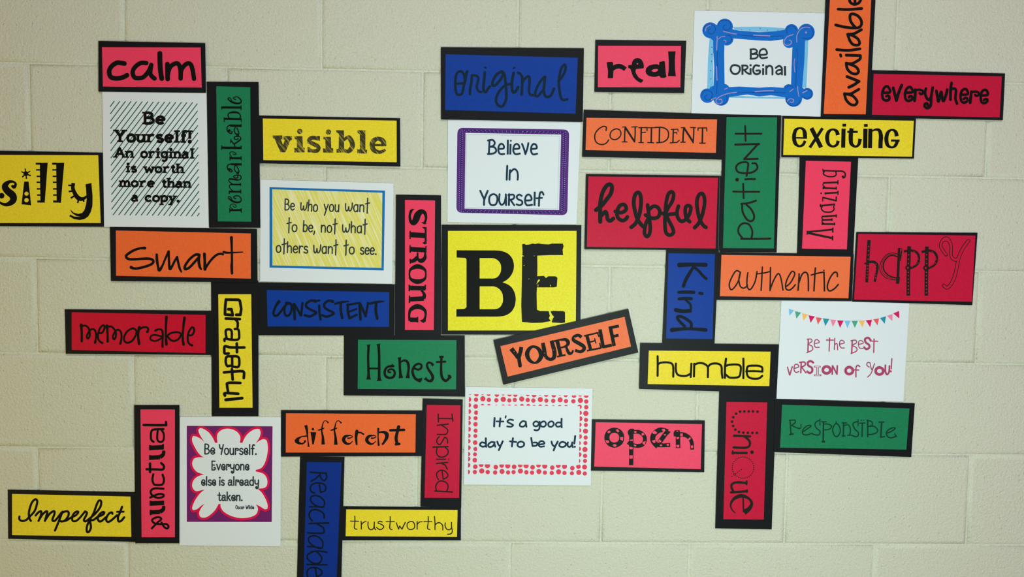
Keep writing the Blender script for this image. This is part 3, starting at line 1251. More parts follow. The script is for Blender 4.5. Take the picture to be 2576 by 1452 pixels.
card('happy', (2140,575,7.26), 'crimson', 2, 'crimson "happy" word card with patterned outline letters, far right',
 [(105,65),(2318,78),(2222,1400),(28,1335)], [(138,98),(2278,130),(2212,1338),(62,1298)], '''
@thin
lb62 335,212 310,600
lb54 312,600 292,985
lb30 250,645 330,622
sb46 330,615 420,610,48 478,660,56 485,750,50 462,850,46 438,975,46
@crimson
D22 4 330,330 318,560
D20 5 310,680 298,900
D20 6 460,650 455,900
@thin
s14 860,470 750,445 640,490 560,600 530,720 560,820 640,900 760,935 850,935
s24 850,515 760,490 680,520 605,620 600,740 650,820 720,870 830,905
s9 820,480 700,480 600,570 560,700 590,810 660,870 780,915
lb48 885,360 862,900
lb62 870,880 855,1010
l12 940,370 915,590
l12 880,360 940,370
l16 925,420 895,590
lb68 1068,325 1052,900
lb66 1052,900 1052,1228
lb44 970,418 1110,400
sb46 1095,400 1190,425 1243,500 1240,600 1190,675 1085,725
d95 1045,718
lb68 1393,330 1382,900
lb66 1382,900 1382,1228
lb44 1295,428 1430,402
sb46 1420,402 1515,425 1570,500 1568,600 1515,675 1410,728
d95 1370,722
@crimson
D24 3 1058,480 1054,640
D24 7 1052,800 1052,1175
D17 6 1160,418 1235,560
D17 5 1225,630 1120,700
d34 1045,718
D24 3 1388,480 1384,640
D24 7 1382,800 1382,1175
D17 6 1490,420 1565,560
D17 5 1550,630 1445,700
d34 1370,722
@thin
s62 1742,478 1690,410 1646,325 1665,240 1740,190,90 1805,240,70 1838,340 1830,450 1850,530 1910,572,66 1975,545
s68 2148,225 2060,350 1985,500 1955,620 1930,750 1890,900 1830,1020 1760,1082 1702,1045
@crimson
s38 1740,476 1690,410 1646,325 1665,240 1740,190,66 1805,240,46 1838,340 1830,450 1850,530 1910,572,42 1980,540
s44 2148,225 2060,350 1985,500 1955,620 1930,750 1890,900 1830,1020 1760,1082 1704,1047''')
card('authentic', (1800,630,7), 'orange_light', 3, 'orange "authentic" word card with thin slanted handwriting, left of "happy"',
 [(55,38),(2440,65),(2400,892),(18,874)], [(105,80),(2380,112),(2340,845),(78,808)], '''
@thin
s26 432,385 370,358 310,430 245,580 255,672 290,690 350,630 405,530 438,390
s26 438,385 412,500 430,620 480,665 530,650 562,610
s26 570,395 555,500 555,620 590,690 640,660 700,540 730,372
s26 825,295 815,500 802,705
s24 735,415 850,400 968,370
s26 968,302 965,500 960,708
s26 962,695 1010,560 1080,430 1125,420 1160,530 1188,700
s26 1240,640 1320,570 1390,440 1385,385 1340,378 1270,490 1235,600 1245,680 1300,700 1360,660 1405,605
s28 1472,415 1465,560 1453,702
s28 1468,570 1520,430 1580,385 1625,430 1635,560 1635,710
s28 1758,312 1745,500 1733,712
s26 1685,435 1790,405 1895,385
s28 1910,385 1915,550 1918,712
d26 1908,352
s27 2145,460 2140,398 2090,390 2020,480 1970,620 1985,700 2030,712 2100,670 2162,602
@film l4 2432,10 2420,420''')
card('kind', (1665,620,5.808), 'blue', 2, 'blue "Kind" word card turned sideways beneath "helpful"',
 [(65,30),(835,30),(770,1435),(5,1432)], [(95,100),(775,112),(740,1355),(62,1345)], '''
@darkblue2
s62 255,272,68 440,266,58 640,270,60
s50 462,300,40 400,400 350,490 315,580,52
s42 462,300 540,360 600,430 648,472,44
s46 248,672,44 360,668,50 465,672,48
l46 555,685 588,690
s46 250,768,44 340,762,50 430,765,46
s34 350,785 410,840 425,895 420,930
s60 412,942,56 300,948,58 205,930,60
s44 335,1170 250,1085 228,1030 290,1028 380,1078 430,1130 425,1190
s50 150,1222,66 260,1210,50 400,1205,44 560,1214 640,1222,54''')
card('humble', (1605,860,7), 'yellow', 3, 'yellow "humble" word card with thin rounded letters, right of the tilted "YOURSELF" card',
 [(40,22),(2480,48),(2442,905),(20,832)], [(190,155),(2335,175),(2312,782),(170,745)], '''
s38 345,255 347,400 345,600
s38 350,400 400,370 500,362 580,377 615,420 622,500 620,615
s38 668,385 665,480 690,570 760,600 850,600 930,560
s38 940,388 935,500 928,620
s38 990,388 988,500 985,612
s38 998,402 1060,378 1140,380 1200,410 1230,450 1232,540 1230,622
s38 1235,440 1280,395 1360,382 1430,395 1470,440 1475,540 1487,635
s40 1550,300 1532,450 1530,635
s38 1535,430 1600,408 1700,400 1780,410 1810,450 1805,540 1790,600 1740,630 1620,632 1570,600 1530,565
s38 1855,298 1857,450 1855,642
s36 1905,520 2050,518 2190,525
s38 2190,525 2185,455 2130,425 2050,420 1960,425 1925,450 1915,530 1930,600 1980,640 2070,652 2140,640 2187,600''')
poster('bunting', (1950,750,5.585), 1, 'white poster with colourful bunting reading "Be the best version of you!" in rose letters',
 [(88,28),(1885,72),(1800,1455),(18,1415)])
ink('bunting', '''
@paleline
s3 190,150 470,240 770,300 1110,320 1370,302 1560,255 1742,180
@lightblue
f 190,150 265,175 200,250
f 975,320 1058,322 1015,425
@leaf
f 280,185 365,205 298,290
f 1075,322 1162,322 1120,420
@amber
f 378,215 462,232 398,320
f 1175,322 1260,315 1228,412
@magenta
f 470,243 558,258 498,350
f 872,315 962,318 912,420
f 1272,312 1360,305 1335,410
f 1660,218 1742,180 1745,288
@coral
f 572,270 658,282 600,372
f 1378,300 1460,288 1438,385
@tealflag
f 670,285 762,295 705,395
f 1472,280 1558,258 1540,362
@rosepink
f 775,302 858,310 812,405
f 1572,250 1650,228 1645,325''')
ink('lettering', '''
@rose
lb20 466,570 460,765
s15 450,580 500,576 517,608 462,645
s15 460,650 520,680 522,730 445,768
d22 470,655
s14 550,640 618,625 600,590 565,590 550,640 565,690 620,692
lb16 766,555 758,752
lb16 715,590 825,592
lb15 838,560 832,728
s14 837,655 870,640 878,728
s14 905,650 972,630 950,597 915,602 905,660 930,700 972,702
lb20 1084,590 1076,778
s15 1065,600 1130,592 1142,630 1080,660
s15 1078,665 1142,700 1143,745 1065,780
d22 1085,668
s13 1170,652 1237,635 1220,602 1180,605 1170,660 1190,705 1237,708
s30 1340,592 1310,560 1265,575 1272,622 1320,660 1320,700 1280,718 1252,692
lb17 1390,570 1385,772
lb15 1330,605 1448,608
lb18 172,965 205,1088
lb18 205,1088 243,958
s15 270,990 332,965 310,932 277,940 265,1000 290,1045 332,1032
lb20 367,892 360,1058
s20 345,905 410,900 422,938 370,975
lb18 375,975 437,1057
s30 535,907 500,887 460,905 467,950 515,980 520,1030 485,1055 452,1032
lb24 545,965 640,965
lb24 545,1085 648,1085
lb34 597,960 597,1090
@sheet lb10 555,965 630,965
@sheet lb10 556,1085 636,1085
@sheet lb14 597,960 597,1090
@rose
sz38 722,962 768,985 770,1035 722,1060 676,1035 678,985
lb22 806,945 802,1078
lb22 806,950 868,1070
lb22 874,945 868,1078
sz38 1040,970 1085,995 1086,1045 1040,1070 996,1045 997,995
s18 1188,962 1160,945 1137,980 1135,1108
lb16 1105,1010 1182,1012
s14 1322,972 1288,942 1300,907 1335,915 1345,970 1362,1005 1397,922
s14 1385,955 1347,1060 1300,1110
sz38 1465,975 1512,1000 1513,1050 1465,1075 1418,1050 1420,1000
s24 1550,945 1550,1030 1570,1075 1600,1040 1607,955
lb16 1641,845 1632,1000
d30 1625,1030''')
card('yourself', (1240,770,7), 'orange_light', 4, 'orange "YOURSELF" word card tilted upward, overlapping the corner of the big "BE"',
 [(10,602),(2385,50),(2562,820),(185,1388)], [(130,708),(2318,190),(2432,715),(260,1245)], '''
W 1.13
sb66 322,750,74 400,850,66 445,915,66
sb56 500,722,60 485,810,60 455,900,66
l58 455,905 478,1050
sz60 715,715,40 805,760,58 850,870,70 810,960,58 735,1002,36 645,955,58 602,850,70 640,755,58
sb60 880,648,56 900,760,66 925,880,60 1000,940,50 1072,910,60 1082,800,68 1030,610,60
lb60 1130,605 1200,890
lb28 1070,622 1210,588
sb50 1190,598,30 1280,592,50 1325,645,60 1290,705,40 1190,735,22
sb44 1290,715,36 1318,795,50 1352,838,50 1395,820,36 1412,775,26
lb28 1128,893 1280,862
sb50 1560,550,56 1500,515,46 1430,545,50 1420,600,56 1500,650,60 1592,708,60 1602,765,56 1540,805,50 1445,780,44
lb52 1652,510 1722,775
lb26 1605,528 1862,470
lb22 1838,468 1872,545
lb24 1700,637 1800,612
lb18 1790,568 1815,662
lb28 1655,788 1905,740
lb22 1880,650 1902,745
lb54 1885,412 1945,738
lb48 1935,722 2095,690
lb56 2068,378 2135,705
lb46 2038,390 2218,352
lb44 2100,540 2212,515
@orange_light d14 1438,560
@orange_light d10 1452,590
@orange_light d12 372,802
@orange_light d9 420,845
@orange_light d12 1068,775
@orange_light d12 908,832
@orange_light d9 918,905
@orange_light d8 2122,655''')
card('honest', (860,840,8.152), 'green_light', 2, 'green "Honest" word card with whimsical curled letters, beneath "STRONG"',
 [(45,20),(2520,35),(2525,1290),(40,1264)], [(330,122),(2350,130),(2342,1140),(325,1132)], '''
sb50 545,220,84 548,262,55 538,480,48 545,720,52 548,860,60 548,938,98
sb50 748,207,80 755,262,58 765,480,52 765,720,56 765,900,62 768,968,112
lb38 560,712 745,712
s45 1060,660,40 1000,662,46 920,692,48 877,780,50 900,870,52 980,905,52 1060,880,52 1085,800,46 1060,742,42 1000,725,40 950,752,38 962,787,38 1000,790,30
f 1030,608 1082,685 990,692
sb50 1180,482,84 1185,522,58 1190,700,52 1200,820,60 1212,908,96
sb50 1205,585,30 1280,545,45 1345,580,55 1370,680,55 1360,800,50 1350,910,92
s46 1495,712 1570,735,44 1625,700,46 1630,640,44 1570,615,44 1490,660,48 1450,760,52 1470,860,55 1520,930,55 1590,955,62
f 1648,900 1642,960 1605,1002 1530,970 1560,925
s50 1858,625,50 1830,602,44 1780,590,44 1745,640,46 1770,720,50 1830,810,56 1865,890,58 1840,958,58 1780,965,50 1722,930,45
f 1903,620 1862,668 1822,640
f 1738,878 1678,932 1742,965
s50 2040,480,60 2040,560,46 2035,700,50 2040,830,54 2070,920,56 2130,965,54 2190,920,52 2212,865,52
lb46 1995,472 2088,472
l42 1948,580 2120,572
f 2172,828 2255,880 2228,925 2175,895''')
card('consistent', (650,710,7.156), 'blue', 2, 'blue "CONSISTENT" word card with marker-style capitals, left of "STRONG"',
 [(-5,5),(2490,42),(2480,962),(5,958)], [(150,140),(2355,180),(2352,805),(165,798)], '''
@darkblue2
s44 370,350,58 310,440 270,560 300,605 350,590 410,520 470,440
s42 580,385 500,400 470,480 480,580 520,608 570,570 600,470 580,390 500,372
l50 640,395 655,665
l44 650,400 765,598
l42 770,598 793,375
s44 1030,345,55 950,332 870,380 862,440 930,490 1040,545 990,590 920,618 835,595
s42 1095,420 1100,550 1120,672
l38 1050,338 1100,330
s44 1340,348,55 1260,335 1190,390 1190,450 1250,500 1355,555 1300,600 1220,620 1145,595
s40 1385,388 1500,360 1625,348,24
s48 1483,372 1485,520 1510,645
s46 1612,405 1610,520 1640,650
l38 1600,412 1790,378
l36 1630,535 1765,485
l42 1640,652 1770,588
l50 1822,380 1837,672
l46 1832,388 1932,612
l40 1930,615 1975,375
s44 2015,385 2120,360 2200,350,36 2262,347,20
s50 2120,375 2115,520 2140,655
@film lb3 2466,450 2455,950''')
card('grateful', (525,705,4.149), 'yellow', 1, 'tall yellow "Grateful" word card turned sideways, right of "memorable"',
 [(25,5),(518,5),(520,1420),(33,1420)], [(100,147),(443,147),(458,1332),(112,1332)], '''
l30 288,362 330,362
l30 330,362 340,300 325,215 310,205 180,203 172,280 170,358 250,366 238,304 205,304
s29 178,400 325,406
s27 280,412 302,440 302,488
s26 272,510 308,515 318,570 308,618 240,622 170,612 166,635
s26 240,618 236,525 182,520 180,570 190,612
s29 372,703 230,702 170,690 163,730 168,765 208,765
l29 293,662 295,752
s27 245,800 245,900
s27 245,902 308,905 320,850 305,800 240,795 188,800 177,850 192,895 222,893
s29 160,963 240,956 340,950 368,965 366,1022
l29 242,930 250,1038
s29 330,1073 205,1073 192,1100 205,1178
s29 308,1186 172,1180 170,1205
l32 178,1250 348,1232''')
card('memorable', (160,770,6.691), 'crimson_dark', 2, 'crimson "memorable" word card with curly handwriting, left of the "Grateful" card',
 [(20,55),(2530,82),(2530,828),(38,803)], [(135,105),(2390,150),(2388,795),(138,740)], '''
s38 295,320,52 305,450 305,592,44
s34 300,345 360,330 410,360 435,420 440,500 410,550 390,510 430,430 470,390 520,400 545,460 545,540 530,618,42
s34 590,450 640,455 680,400 690,345 660,325 610,380 580,480 585,560 620,605 652,622,40
s38 730,335,52 740,470 742,598,42
s34 735,355 800,345 850,390 880,450 875,530 845,560 830,510 870,430 910,400 960,430 975,500 970,570 955,632,42
sz34 1150,380 1070,430 1020,520 1025,590 1080,620 1160,580 1215,490 1225,420 1190,385
s38 1275,360,50 1255,480 1270,635,48
s34 1280,390 1340,360 1400,360 1425,390 1410,437,42
s34 1545,415,40 1600,390 1655,410 1670,500 1665,600 1665,685,42
sz30 1460,560 1480,500 1550,490 1660,522 1600,570 1530,590
s38 1730,185,48 1722,350 1720,500 1730,645,48
s34 1740,510 1800,460 1900,440 1965,460 1970,500 1930,560 1860,590 1800,570 1750,515
s38 2035,200,48 2010,400 2005,550 2018,648,46
s34 2100,495 2160,490 2195,430 2190,370 2155,365 2110,430 2090,510 2095,600 2130,650 2162,662,42''')
card('punctual', (330,1010,4), 'pink', 2, 'tall pink "punctual" word card with mixed lettering, lower left',
 [(30,38),(485,38),(485,1428),(42,1428)], [(93,82),(440,82),(440,1368),(105,1368)], '''
s21 208,1278 265,1220 303,1185 275,1165 228,1178 210,1200 240,1230 300,1236 355,1236 376,1260 360,1280 330,1262 305,1220
lb44 192,1118 290,1112
sb44 288,1112 322,1088,38 328,1050,30
lb46 190,1028 332,1022
lb20 196,1092 196,1146
lb20 195,1000 195,1052
lb20 322,998 322,1045
s22 325,880 240,876 198,900 207,940 260,970 318,962 322,938 270,935 192,968
s22 222,735 214,790 230,835 270,842 315,835 330,790 316,738
s24 155,683 250,685 318,685 328,650 302,622
l25 190,625 190,712
lb44 185,568 290,562
sb44 288,562 322,535,38 328,495,30
lb46 185,468 328,462
lb20 190,540 190,590
lb20 190,440 190,492
lb20 320,430 320,475
s22 225,408 200,380 203,305 235,283 325,280
s21 268,285 262,375 285,408 322,395 328,330 305,288
s25 125,238 240,240 350,240
s24 353,242 350,208''')
card('imperfect', (15,1225,7.806), 'yellow', 1, 'yellow "Imperfect" word card with flowing script, lower left corner',
 [(35,55),(2550,105),(2565,1082),(45,1022)], [(120,140),(2445,192),(2460,985),(120,950)], '''
s44 265,585 265,640 320,672 400,650 450,600 560,480 610,330 608,262 570,248 510,310 460,450 450,560 470,640 490,668
s44 583,563 640,500 690,482 685,560 640,668
s44 655,640 720,540 790,482 812,500 790,580 765,668
s44 780,640 850,540 910,490 950,482 950,540 912,640 930,672 980,650 1090,505
s44 1110,490 1060,620 1000,770 962,858
s44 1090,525 1150,488 1220,488 1228,560 1170,650 1100,682 1050,665
s42 1100,682 1190,660 1270,610 1370,560 1420,500 1390,485 1330,530 1300,600 1310,668 1370,672 1440,620 1555,482
s44 1555,485 1590,510 1570,570 1530,650 1560,680 1620,640 1750,530 1850,400 1870,290 1830,270 1790,330 1720,520 1650,640 1590,780 1590,880 1630,882 1668,800 1655,700 1640,662 1720,650 1800,592 1900,550 1930,505 1890,500 1830,550 1800,620 1830,678 1880,670 1960,600
s44 2090,530 2080,505 2030,520 1980,590 1970,660 2010,690 2080,650 2180,560
s44 2280,392 2240,500 2200,600 2210,678 2260,670 2322,600
s38 2182,492 2310,490''')
poster('petals', (450,1045,4.4), 1, 'white poster with purple panel and white petal shape reading "Be Yourself."',
 [(10,18),(1128,20),(1125,1450),(5,1440)])
quad('purple_panel', [(87,117),(1037,122),(1028,1182),(88,1180)], 'plum', 0)
PETAL = '285,300 240,260 190,235 155,230 146,260 150,295 175,350 210,410 255,455 285,467 220,465 170,480 148,525 160,580 205,630 280,655 215,675 170,710 148,760 155,810 190,840 240,832 285,822 230,870 175,950 148,1020 155,1050 200,1040 250,1000 285,980 245,1030 225,1080 235,1120 260,1133 300,1130 350,1100 400,1050 440,982 462,982 465,1020 500,1070 580,1115 680,1138 780,1130 850,1100 875,1050 870,1015 850,985 900,1010 950,1040 980,1035 982,990 960,930 920,860 870,812 930,808 965,790 980,750 970,690 930,645 850,622 850,606 910,585 945,540 970,470 985,380 975,290 945,265 905,275 850,310 890,250 905,190 890,152 840,155 780,190 735,240 703,305 675,305 680,240 650,190 600,160 540,148 480,160 435,195 422,240 428,305 400,305 375,250 330,190 270,150 235,142 218,160 220,185 240,230'
ink('petal_shape', '@redline\nG50 ' + PETAL + '\n@sheet\nF ' + PETAL)
text('curl', 13.6, 15, '''
282,428 398,430 Be
445,434 862,434 Yourself.
360,605 778,606 Everyone
250,775 410,776 else
447,776 503,776 is
543,776 885,777 already
432,945 705,946 taken.
628,1038 722,1038 Oscar
742,1038 832,1038 Wilde''', [13.6,13.6,12.2,12,12,12,12,5,5], [15,15,14,14,14,14,14,6,6], ink='slate')
card('different', (700,1020,7), 'orange', 2, 'orange "different" word card with spooky uneven letters, above "Reachable"',
 [(50,85),(2560,92),(2560,895),(52,905)], [(135,140),(2422,155),(2415,832),(132,832)], '''
f 285,615 330,570 400,543 510,525 508,550 410,562 368,600 370,640 410,665 448,650 455,615 490,615 487,650 430,690 360,690 300,660
sb40 485,350,55 505,450,40 515,550,24 525,640,20 535,732,36
d44 610,420
f 565,470 670,475 665,500 625,685 600,690 583,560
sb30 885,312,30 840,272,14 800,290,16 775,370,24 765,450,28 785,560,42 790,690,62
f 680,440 760,405 820,390 800,418 720,447
sb30 1113,315,30 1065,272,14 1025,290,16 1000,370,24 990,450,28 1008,560,42 1015,695,62
f 905,440 985,405 1045,390 1025,418 945,450
sb30 1215,580,30 1270,575,20 1310,550,14 1260,530,22 1180,548,50 1150,610,60 1190,665,50 1250,680,26 1312,630,12
s50 1385,455,56 1370,560,48 1380,685,34
s28 1400,480,32 1450,480,26 1500,508,32
sb30 1632,580,30 1690,575,20 1722,550,14 1672,530,22 1592,548,50 1558,610,60 1597,665,50 1658,680,26 1722,630,12
s28 1762,415,38 1758,550,22 1768,700,36
s50 1775,478,26 1850,470,44 1908,505,70 1908,570,60 1870,640,42 1838,682,36
s58 2120,380,60 2095,480,52 2075,580,56 2092,672,52
l46 1975,440 2215,432
l46 2072,685 2130,680''')
card('reachable', (740,1140,4.654), 'blue_deep', 1, 'tall blue "Reachable" word card running off the bottom edge',
 [(70,42),(590,46),(548,1660),(28,1660)], [(148,105),(555,110),(492,1600),(105,1600)], '''
@darkblue2
l19 190,226 375,236
s18 372,236 382,285 350,325 312,290 302,238
s18 305,250 250,300 200,330
s18 293,362 310,460
s18 310,460 360,442 370,400 340,362 270,350 210,370 190,410 200,450 240,470
s18 355,600 350,560 300,512 240,497 195,520 200,570 260,618 335,635 355,595
s18 345,632 260,630 180,630
s19 350,762 345,712 290,672 220,665 180,700 180,750 210,792
l19 403,820 175,826
s19 270,832 335,870 350,905 330,938 160,936
s18 335,1080 330,1030 280,982 220,970 170,995 180,1050 240,1095 315,1118 338,1078
s18 320,1115 240,1100 160,1095
s18 385,1163 300,1150 200,1155
s18 215,1160 160,1190 158,1240 220,1288 290,1290 325,1240 300,1190 262,1158
l18 385,1310 150,1305
s18 250,1350 262,1445
s18 262,1447 320,1422 320,1380 270,1347 200,1345 155,1380 155,1440 190,1480 230,1490''')
card('inspired', (1050,995,5.007), 'crimson', 3, 'tall crimson "Inspired" word card turned sideways, left of the dotted-border poster',
 [(68,40),(572,52),(552,1420),(40,1402)], [(118,120),(543,125),(525,1292),(90,1290)], '''
@thin
l17 262,290 440,292
l17 262,235 265,335
l17 435,237 448,325
l17 250,378 390,360
s16 300,372 370,420 382,455 355,490 250,492
s16 275,520 250,550 245,590 275,620 305,595 330,550 350,530 378,555 380,600
l18 195,652 385,645
s16 250,655 240,720 270,770 330,775 380,740 385,690 350,655
l16 240,805 355,805
d17 395,803
l17 240,858 380,845
s16 300,855 350,880 375,930
s16 310,950 325,1055
s16 325,1055 375,1030 380,990 340,950 285,945 245,980 245,1020 265,1060
l18 220,1205 440,1217
s16 240,1200 232,1140 270,1085 320,1080 375,1110 385,1160 370,1205''')
card('trustworthy', (855,1265,8.256), 'yellow', 2, 'yellow "trustworthy" word card with thin childlike letters, below "Inspired"',
 [(60,75),(2515,100),(2512,782),(48,782)], [(132,140),(2445,150),(2432,712),(120,695)], '''
@thin
s22 310,280 312,400 300,510 320,545 350,552
l20 220,383 390,385
s22 440,388 445,460 445,550
s21 448,460 490,410 545,392
s22 585,402 585,480 610,545 660,560 700,530 713,470 715,402
s22 715,402 715,510 740,562
s22 880,402 840,385 800,400 800,430 860,450 910,490 890,535 830,560 762,517
s22 1045,290 1045,400 1035,510 1050,550 1085,556
l20 960,395 1130,395
l22 1172,420 1220,550 1240,485 1290,550 1358,410
sz21 1480,390 1410,420 1395,480 1420,540 1480,560 1540,530 1555,470 1530,410
l22 1605,392 1605,550
s20 1610,450 1650,405 1712,397
s22 1835,290 1835,400 1820,520 1840,550 1870,556
l20 1745,395 1910,395
s22 1965,288 1975,420 1975,560
s22 1978,460 2030,420 2090,425 2135,480 2137,567
s22 2190,420 2185,480 2220,550 2280,560 2320,520
s22 2318,410 2320,500 2335,600 2300,648 2235,657''')
poster('red_dots', (1160,970,5.585), 1, 'white poster bordered with red dots reading "It\'s a good day to be you!"',
 [(60,20),(1842,42),(1822,1405),(36,1392)])
ink('dot_border', '@reddot\n' + '\n'.join('d%s %s,%s' % (d, x, y) for x, y, d in zip(*[iter([int(v) for v in '''
210 200 62 305 187 74 390 203 62 495 208 62 592 195 76 677 210 60 754 204 60 852 190 74 936 205 62 1015 212 62 1113 198 74 1197 213 60 1294 216 62 1391 202 72 1474 219 60 1577 223 62 1676 210 74 1758 226 62
125 112 40 215 122 66 300 112 48 387 120 60 503 128 66 590 117 50 680 122 66 762 128 66 850 116 40 936 124 60 1025 132 70 1110 118 50 1195 128 66 1302 136 66 1387 122 50 1470 132 66 1587 142 66 1672 128 60 1757 140 70
300 284 52 390 286 52 490 297 52 590 292 52 678 292 52 768 296 56 855 288 58 944 288 58 1025 303 60 1112 294 56 1200 298 56 1297 306 56 1385 300 56 1475 300 54
108 197 70 108 277 66 108 366 68 107 457 60 106 527 64 105 615 68 104 707 60 103 783 62 102 875 66 101 965 60 100 1033 64 98 1120 66 96 1215 62
205 295 66 212 383 62 203 460 58 203 545 64 205 635 60 200 710 56 198 803 66 202 893 60 195 968 56 193 1050 66 200 1142 66
1665 300 62 1667 385 60 1672 467 68 1664 552 60 1660 632 62 1665 717 66 1655 810 58 1655 890 62 1660 972 66 1650 1060 56
1758 306 62 1752 393 74 1755 485 60 1753 555 58 1748 642 72 1750 732 60 1747 810 58 1740 900 74 1742 990 60 1741 1060 58 1735 1147 70 1738 1238 60
282 1115 66 370 1125 76 487 1148 66 570 1125 66 655 1130 74 745 1143 66 830 1120 66 913 1128 74 1004 1150 66 1088 1122 66 1175 1133 74 1281 1155 64 1365 1125 70 1452 1138 72 1563 1162 64 1648 1140 66
193 1217 60 290 1202 74 374 1217 62 478 1223 62 575 1209 72 660 1222 60 737 1218 60 833 1203 72 917 1220 62 997 1225 60 1093 1210 72 1177 1225 60 1274 1230 60 1370 1214 72 1452 1230 60 1557 1235 58 1654 1222 72'''.split()])] * 3)) + '''
@sheet
f 70,62 1810,85 1810,143 70,122
f 64,140 109,140 96,1260 50,1260
f 236,278 1668,292 1655,1117 222,1108''')
ink('lettering', '''
@inkblue
s28 470,458 466,520 464,575
s27 552,462 545,520 540,575
l24 497,505 595,507
s22 628,430 622,455
s25 730,487 680,480 650,510 700,538 730,558 700,580 647,575
s25 905,512 870,500 832,530 827,568 870,580 905,550 910,512
s26 908,510 913,550 918,580
s25 1087,520 1050,505 1017,530 1027,568 1070,570 1097,530
s26 1102,510 1100,600 1070,630 1030,625
sz25 1155,505 1118,530 1125,572 1165,580 1192,550 1183,515
sz25 1263,505 1227,530 1232,572 1270,580 1302,550 1292,515
s25 1410,525 1355,520 1330,552 1355,580 1405,568
s27 1412,468 1410,520 1413,588
s26 345,812 290,800 265,835 300,860 348,850
s27 347,742 348,800 352,862
s26 470,800 420,797 380,835 400,865 450,848 470,802
s26 466,800 470,830 480,860
s26 508,790 525,835 550,852
s27 585,785 555,850 530,908
s27 728,742 720,800 714,857
l25 687,785 775,795
sz26 842,788 800,808 795,848 830,865 878,848 882,808
s26 985,738 995,800 1005,852
s25 1005,852 1060,843 1065,805 1020,802
s25 1090,830 1168,818 1150,785 1110,788 1087,828 1110,860 1165,855
s26 1270,790 1285,835 1312,856
s27 1357,790 1325,850 1300,912
sz26 1425,793 1387,813 1382,850 1420,865 1463,850 1470,813
s26 1500,800 1495,840 1520,865 1550,842 1562,800
s26 1562,800 1560,835 1568,866
s27 1603,712 1597,760 1590,815
d30 1597,862''')
card('open', (1480,1045,8.587), 'pink_light', 2, 'pink "open" word card with checkered block letters, right of the dotted-border poster',
 [(75,88),(2518,115),(2505,1230),(55,1198)], [(160,150),(2455,190),(2428,1165),(128,1108)], '''
@soft
sz110 560,322 678,368 722,482 678,598 560,645 446,598 400,482 446,368
lb95 930,400 925,1078
f 850,355 865,325 900,293 980,288 1000,330 970,430 880,445 855,400
sb85 975,362,80 1100,362 1200,440 1222,535 1170,635 1060,662 950,640
f 832,612 870,560 960,560 975,640 900,672
sb100 1720,350,90 1640,322,95 1540,322,110 1435,390,115 1390,490,112 1420,590,110 1500,640,95 1620,650,85 1768,640,90
lb100 1690,375 1530,590
f 1640,300 1782,360 1700,440
f 1397,650 1460,605 1512,665 1465,717
f 1840,375 1872,325 1970,322 1987,380 1978,460 1845,455
lb98 1935,440 1940,710
sb85 1955,412,100 2080,422,90 2185,490,84 2235,600,84 2245,742,84
@pink_light
f 595,310 640,303 672,350 638,370 608,342
f 410,362 445,330 480,345 470,378 432,390
f 685,472 755,470 745,555 690,525
f 370,540 440,545 455,590 400,607
f 528,640 570,620 615,645 590,680 545,675
f 985,345 1042,342 1035,385 995,378
f 1145,397 1180,375 1217,422 1160,442
f 1168,577 1240,560 1217,640 1175,620
f 978,630 1038,643 1030,678 990,665
f 890,680 960,692 955,735 890,735
f 890,865 960,865 957,937 888,937
f 895,532 962,520 960,557 900,550
f 1585,300 1640,288 1668,330 1620,377
f 1380,370 1430,330 1490,375 1462,408 1400,400
f 1370,550 1445,528 1452,590 1412,602
f 1625,405 1685,415 1650,445
f 1500,560 1540,520 1582,560 1560,587
f 1543,642 1580,625 1598,660 1553,673
f 1683,640 1722,608 1748,642 1718,667
f 1985,390 2042,395 2037,452 1985,447
f 2150,512 2200,470 2217,505 2175,542
f 1898,470 1967,470 1950,512 1910,520
f 1903,640 1967,640 1962,693 1908,693
f 2213,655 2262,650 2267,707 2220,712
f 1895,342 1945,335 1930,362''')
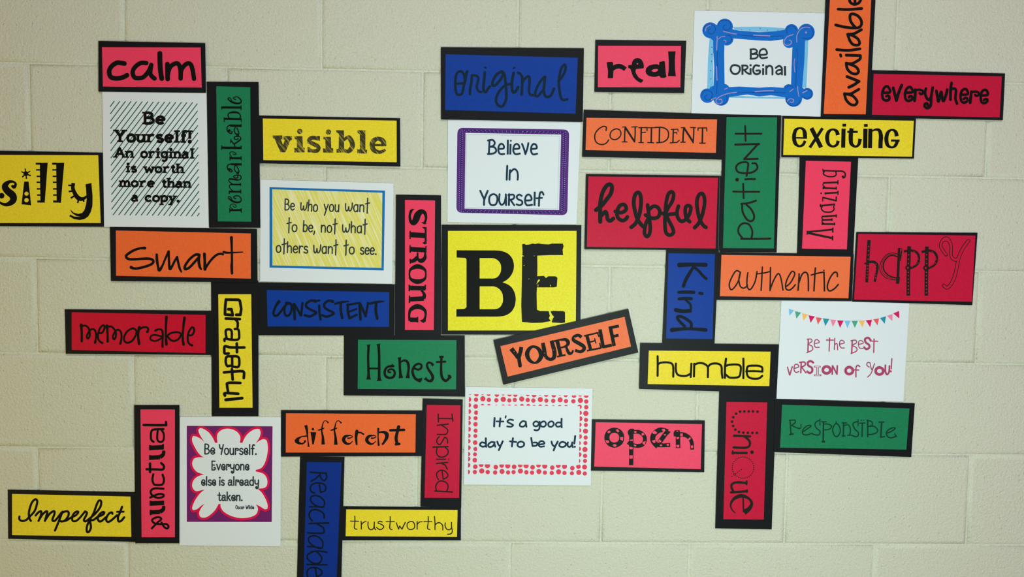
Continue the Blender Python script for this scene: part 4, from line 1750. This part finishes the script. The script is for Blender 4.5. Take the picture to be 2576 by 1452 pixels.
card('unique', (1790,975,3.976), 'crimson', 2, 'tall crimson "UniQue" word card turned sideways with dotted capitals',
 [(78,30),(652,45),(602,1420),(38,1410)], [(150,145),(557,150),(522,1322),(118,1318)], '''
@thin
''' + '\n'.join('d27 ' + p for p in '460,242 415,240 372,240 328,240 285,242 245,263 217,298 205,342 216,385 238,422 274,445 318,452 363,454 408,455 453,455'.split()) + '''
l24 225,482 385,490
s24 330,490 378,535 378,585 330,604 222,600
l26 210,655 350,655
lb14 212,628 212,672
d37 405,648
D12 6 205,890 298,822
''' + '\n'.join('d12 %.0f,%.0f' % (315 + 108 * math.cos(a / 16 * math.pi), 802 + 106 * math.sin(a / 16 * math.pi)) for a in range(32)) + '''
s24 350,955 250,950 205,968 200,1000 215,1035
l24 355,1038 195,1050
lb16 352,930 350,978
lb16 355,1020 355,1055
lb16 315,1092 320,1250
sb40 325,1250,56 375,1215,42 402,1160,30 370,1110,26 300,1085,38 230,1110,32 193,1165,20 200,1215,14 238,1258,10''')
card('responsible', (1945,1000,7), 'green', 3, 'green "Responsible" word card with thin spindly letters, under the bunting poster',
 [(35,28),(2495,105),(2432,1052),(12,965)], [(158,130),(2400,195),(2345,920),(122,885)], '''
@darkgreen
l24 297,410 315,650
l22 285,402 385,398
s22 385,400 388,440 345,480 320,495
s20 330,497 400,530 460,548 488,530 490,475
l28 292,655 350,645
s22 520,612 590,562 668,502 600,500 530,560 515,620 540,655 600,660 690,632
s22 822,402 760,430 735,480 760,540 820,590 822,640 780,665 700,650
l18 825,382 825,490
l27 887,440 880,785
l20 852,430 935,430
s20 890,470 960,470 1030,508 990,560 905,572
l34 868,780 900,780
sz22 1112,458 1060,520 1050,600 1090,682 1140,680 1180,610 1170,520
l18 1108,425 1116,465
l25 1240,450 1235,680
l20 1215,450 1290,450
s20 1245,502 1310,480 1350,520 1360,600 1345,660
l20 1215,682 1265,680
l20 1310,667 1370,665
s22 1488,430 1430,440 1405,480 1440,560 1500,620 1490,680 1440,690 1380,667
l18 1498,392 1495,500
l23 1570,455 1565,690
l18 1520,455 1620,450
d24 1555,402
d20 1592,402
l25 1665,402 1665,690
s20 1650,400 1735,430 1745,485 1690,508
s21 1680,510 1780,512 1838,570 1820,620 1750,650 1672,655
l27 1910,440 1895,700
l22 1862,435 1950,435
l22 1890,702 1960,690
s22 2000,632 2080,600 2150,545 2090,540 2010,590 1995,650 2030,700 2090,712 2170,682
l18 2140,642 2172,690''')
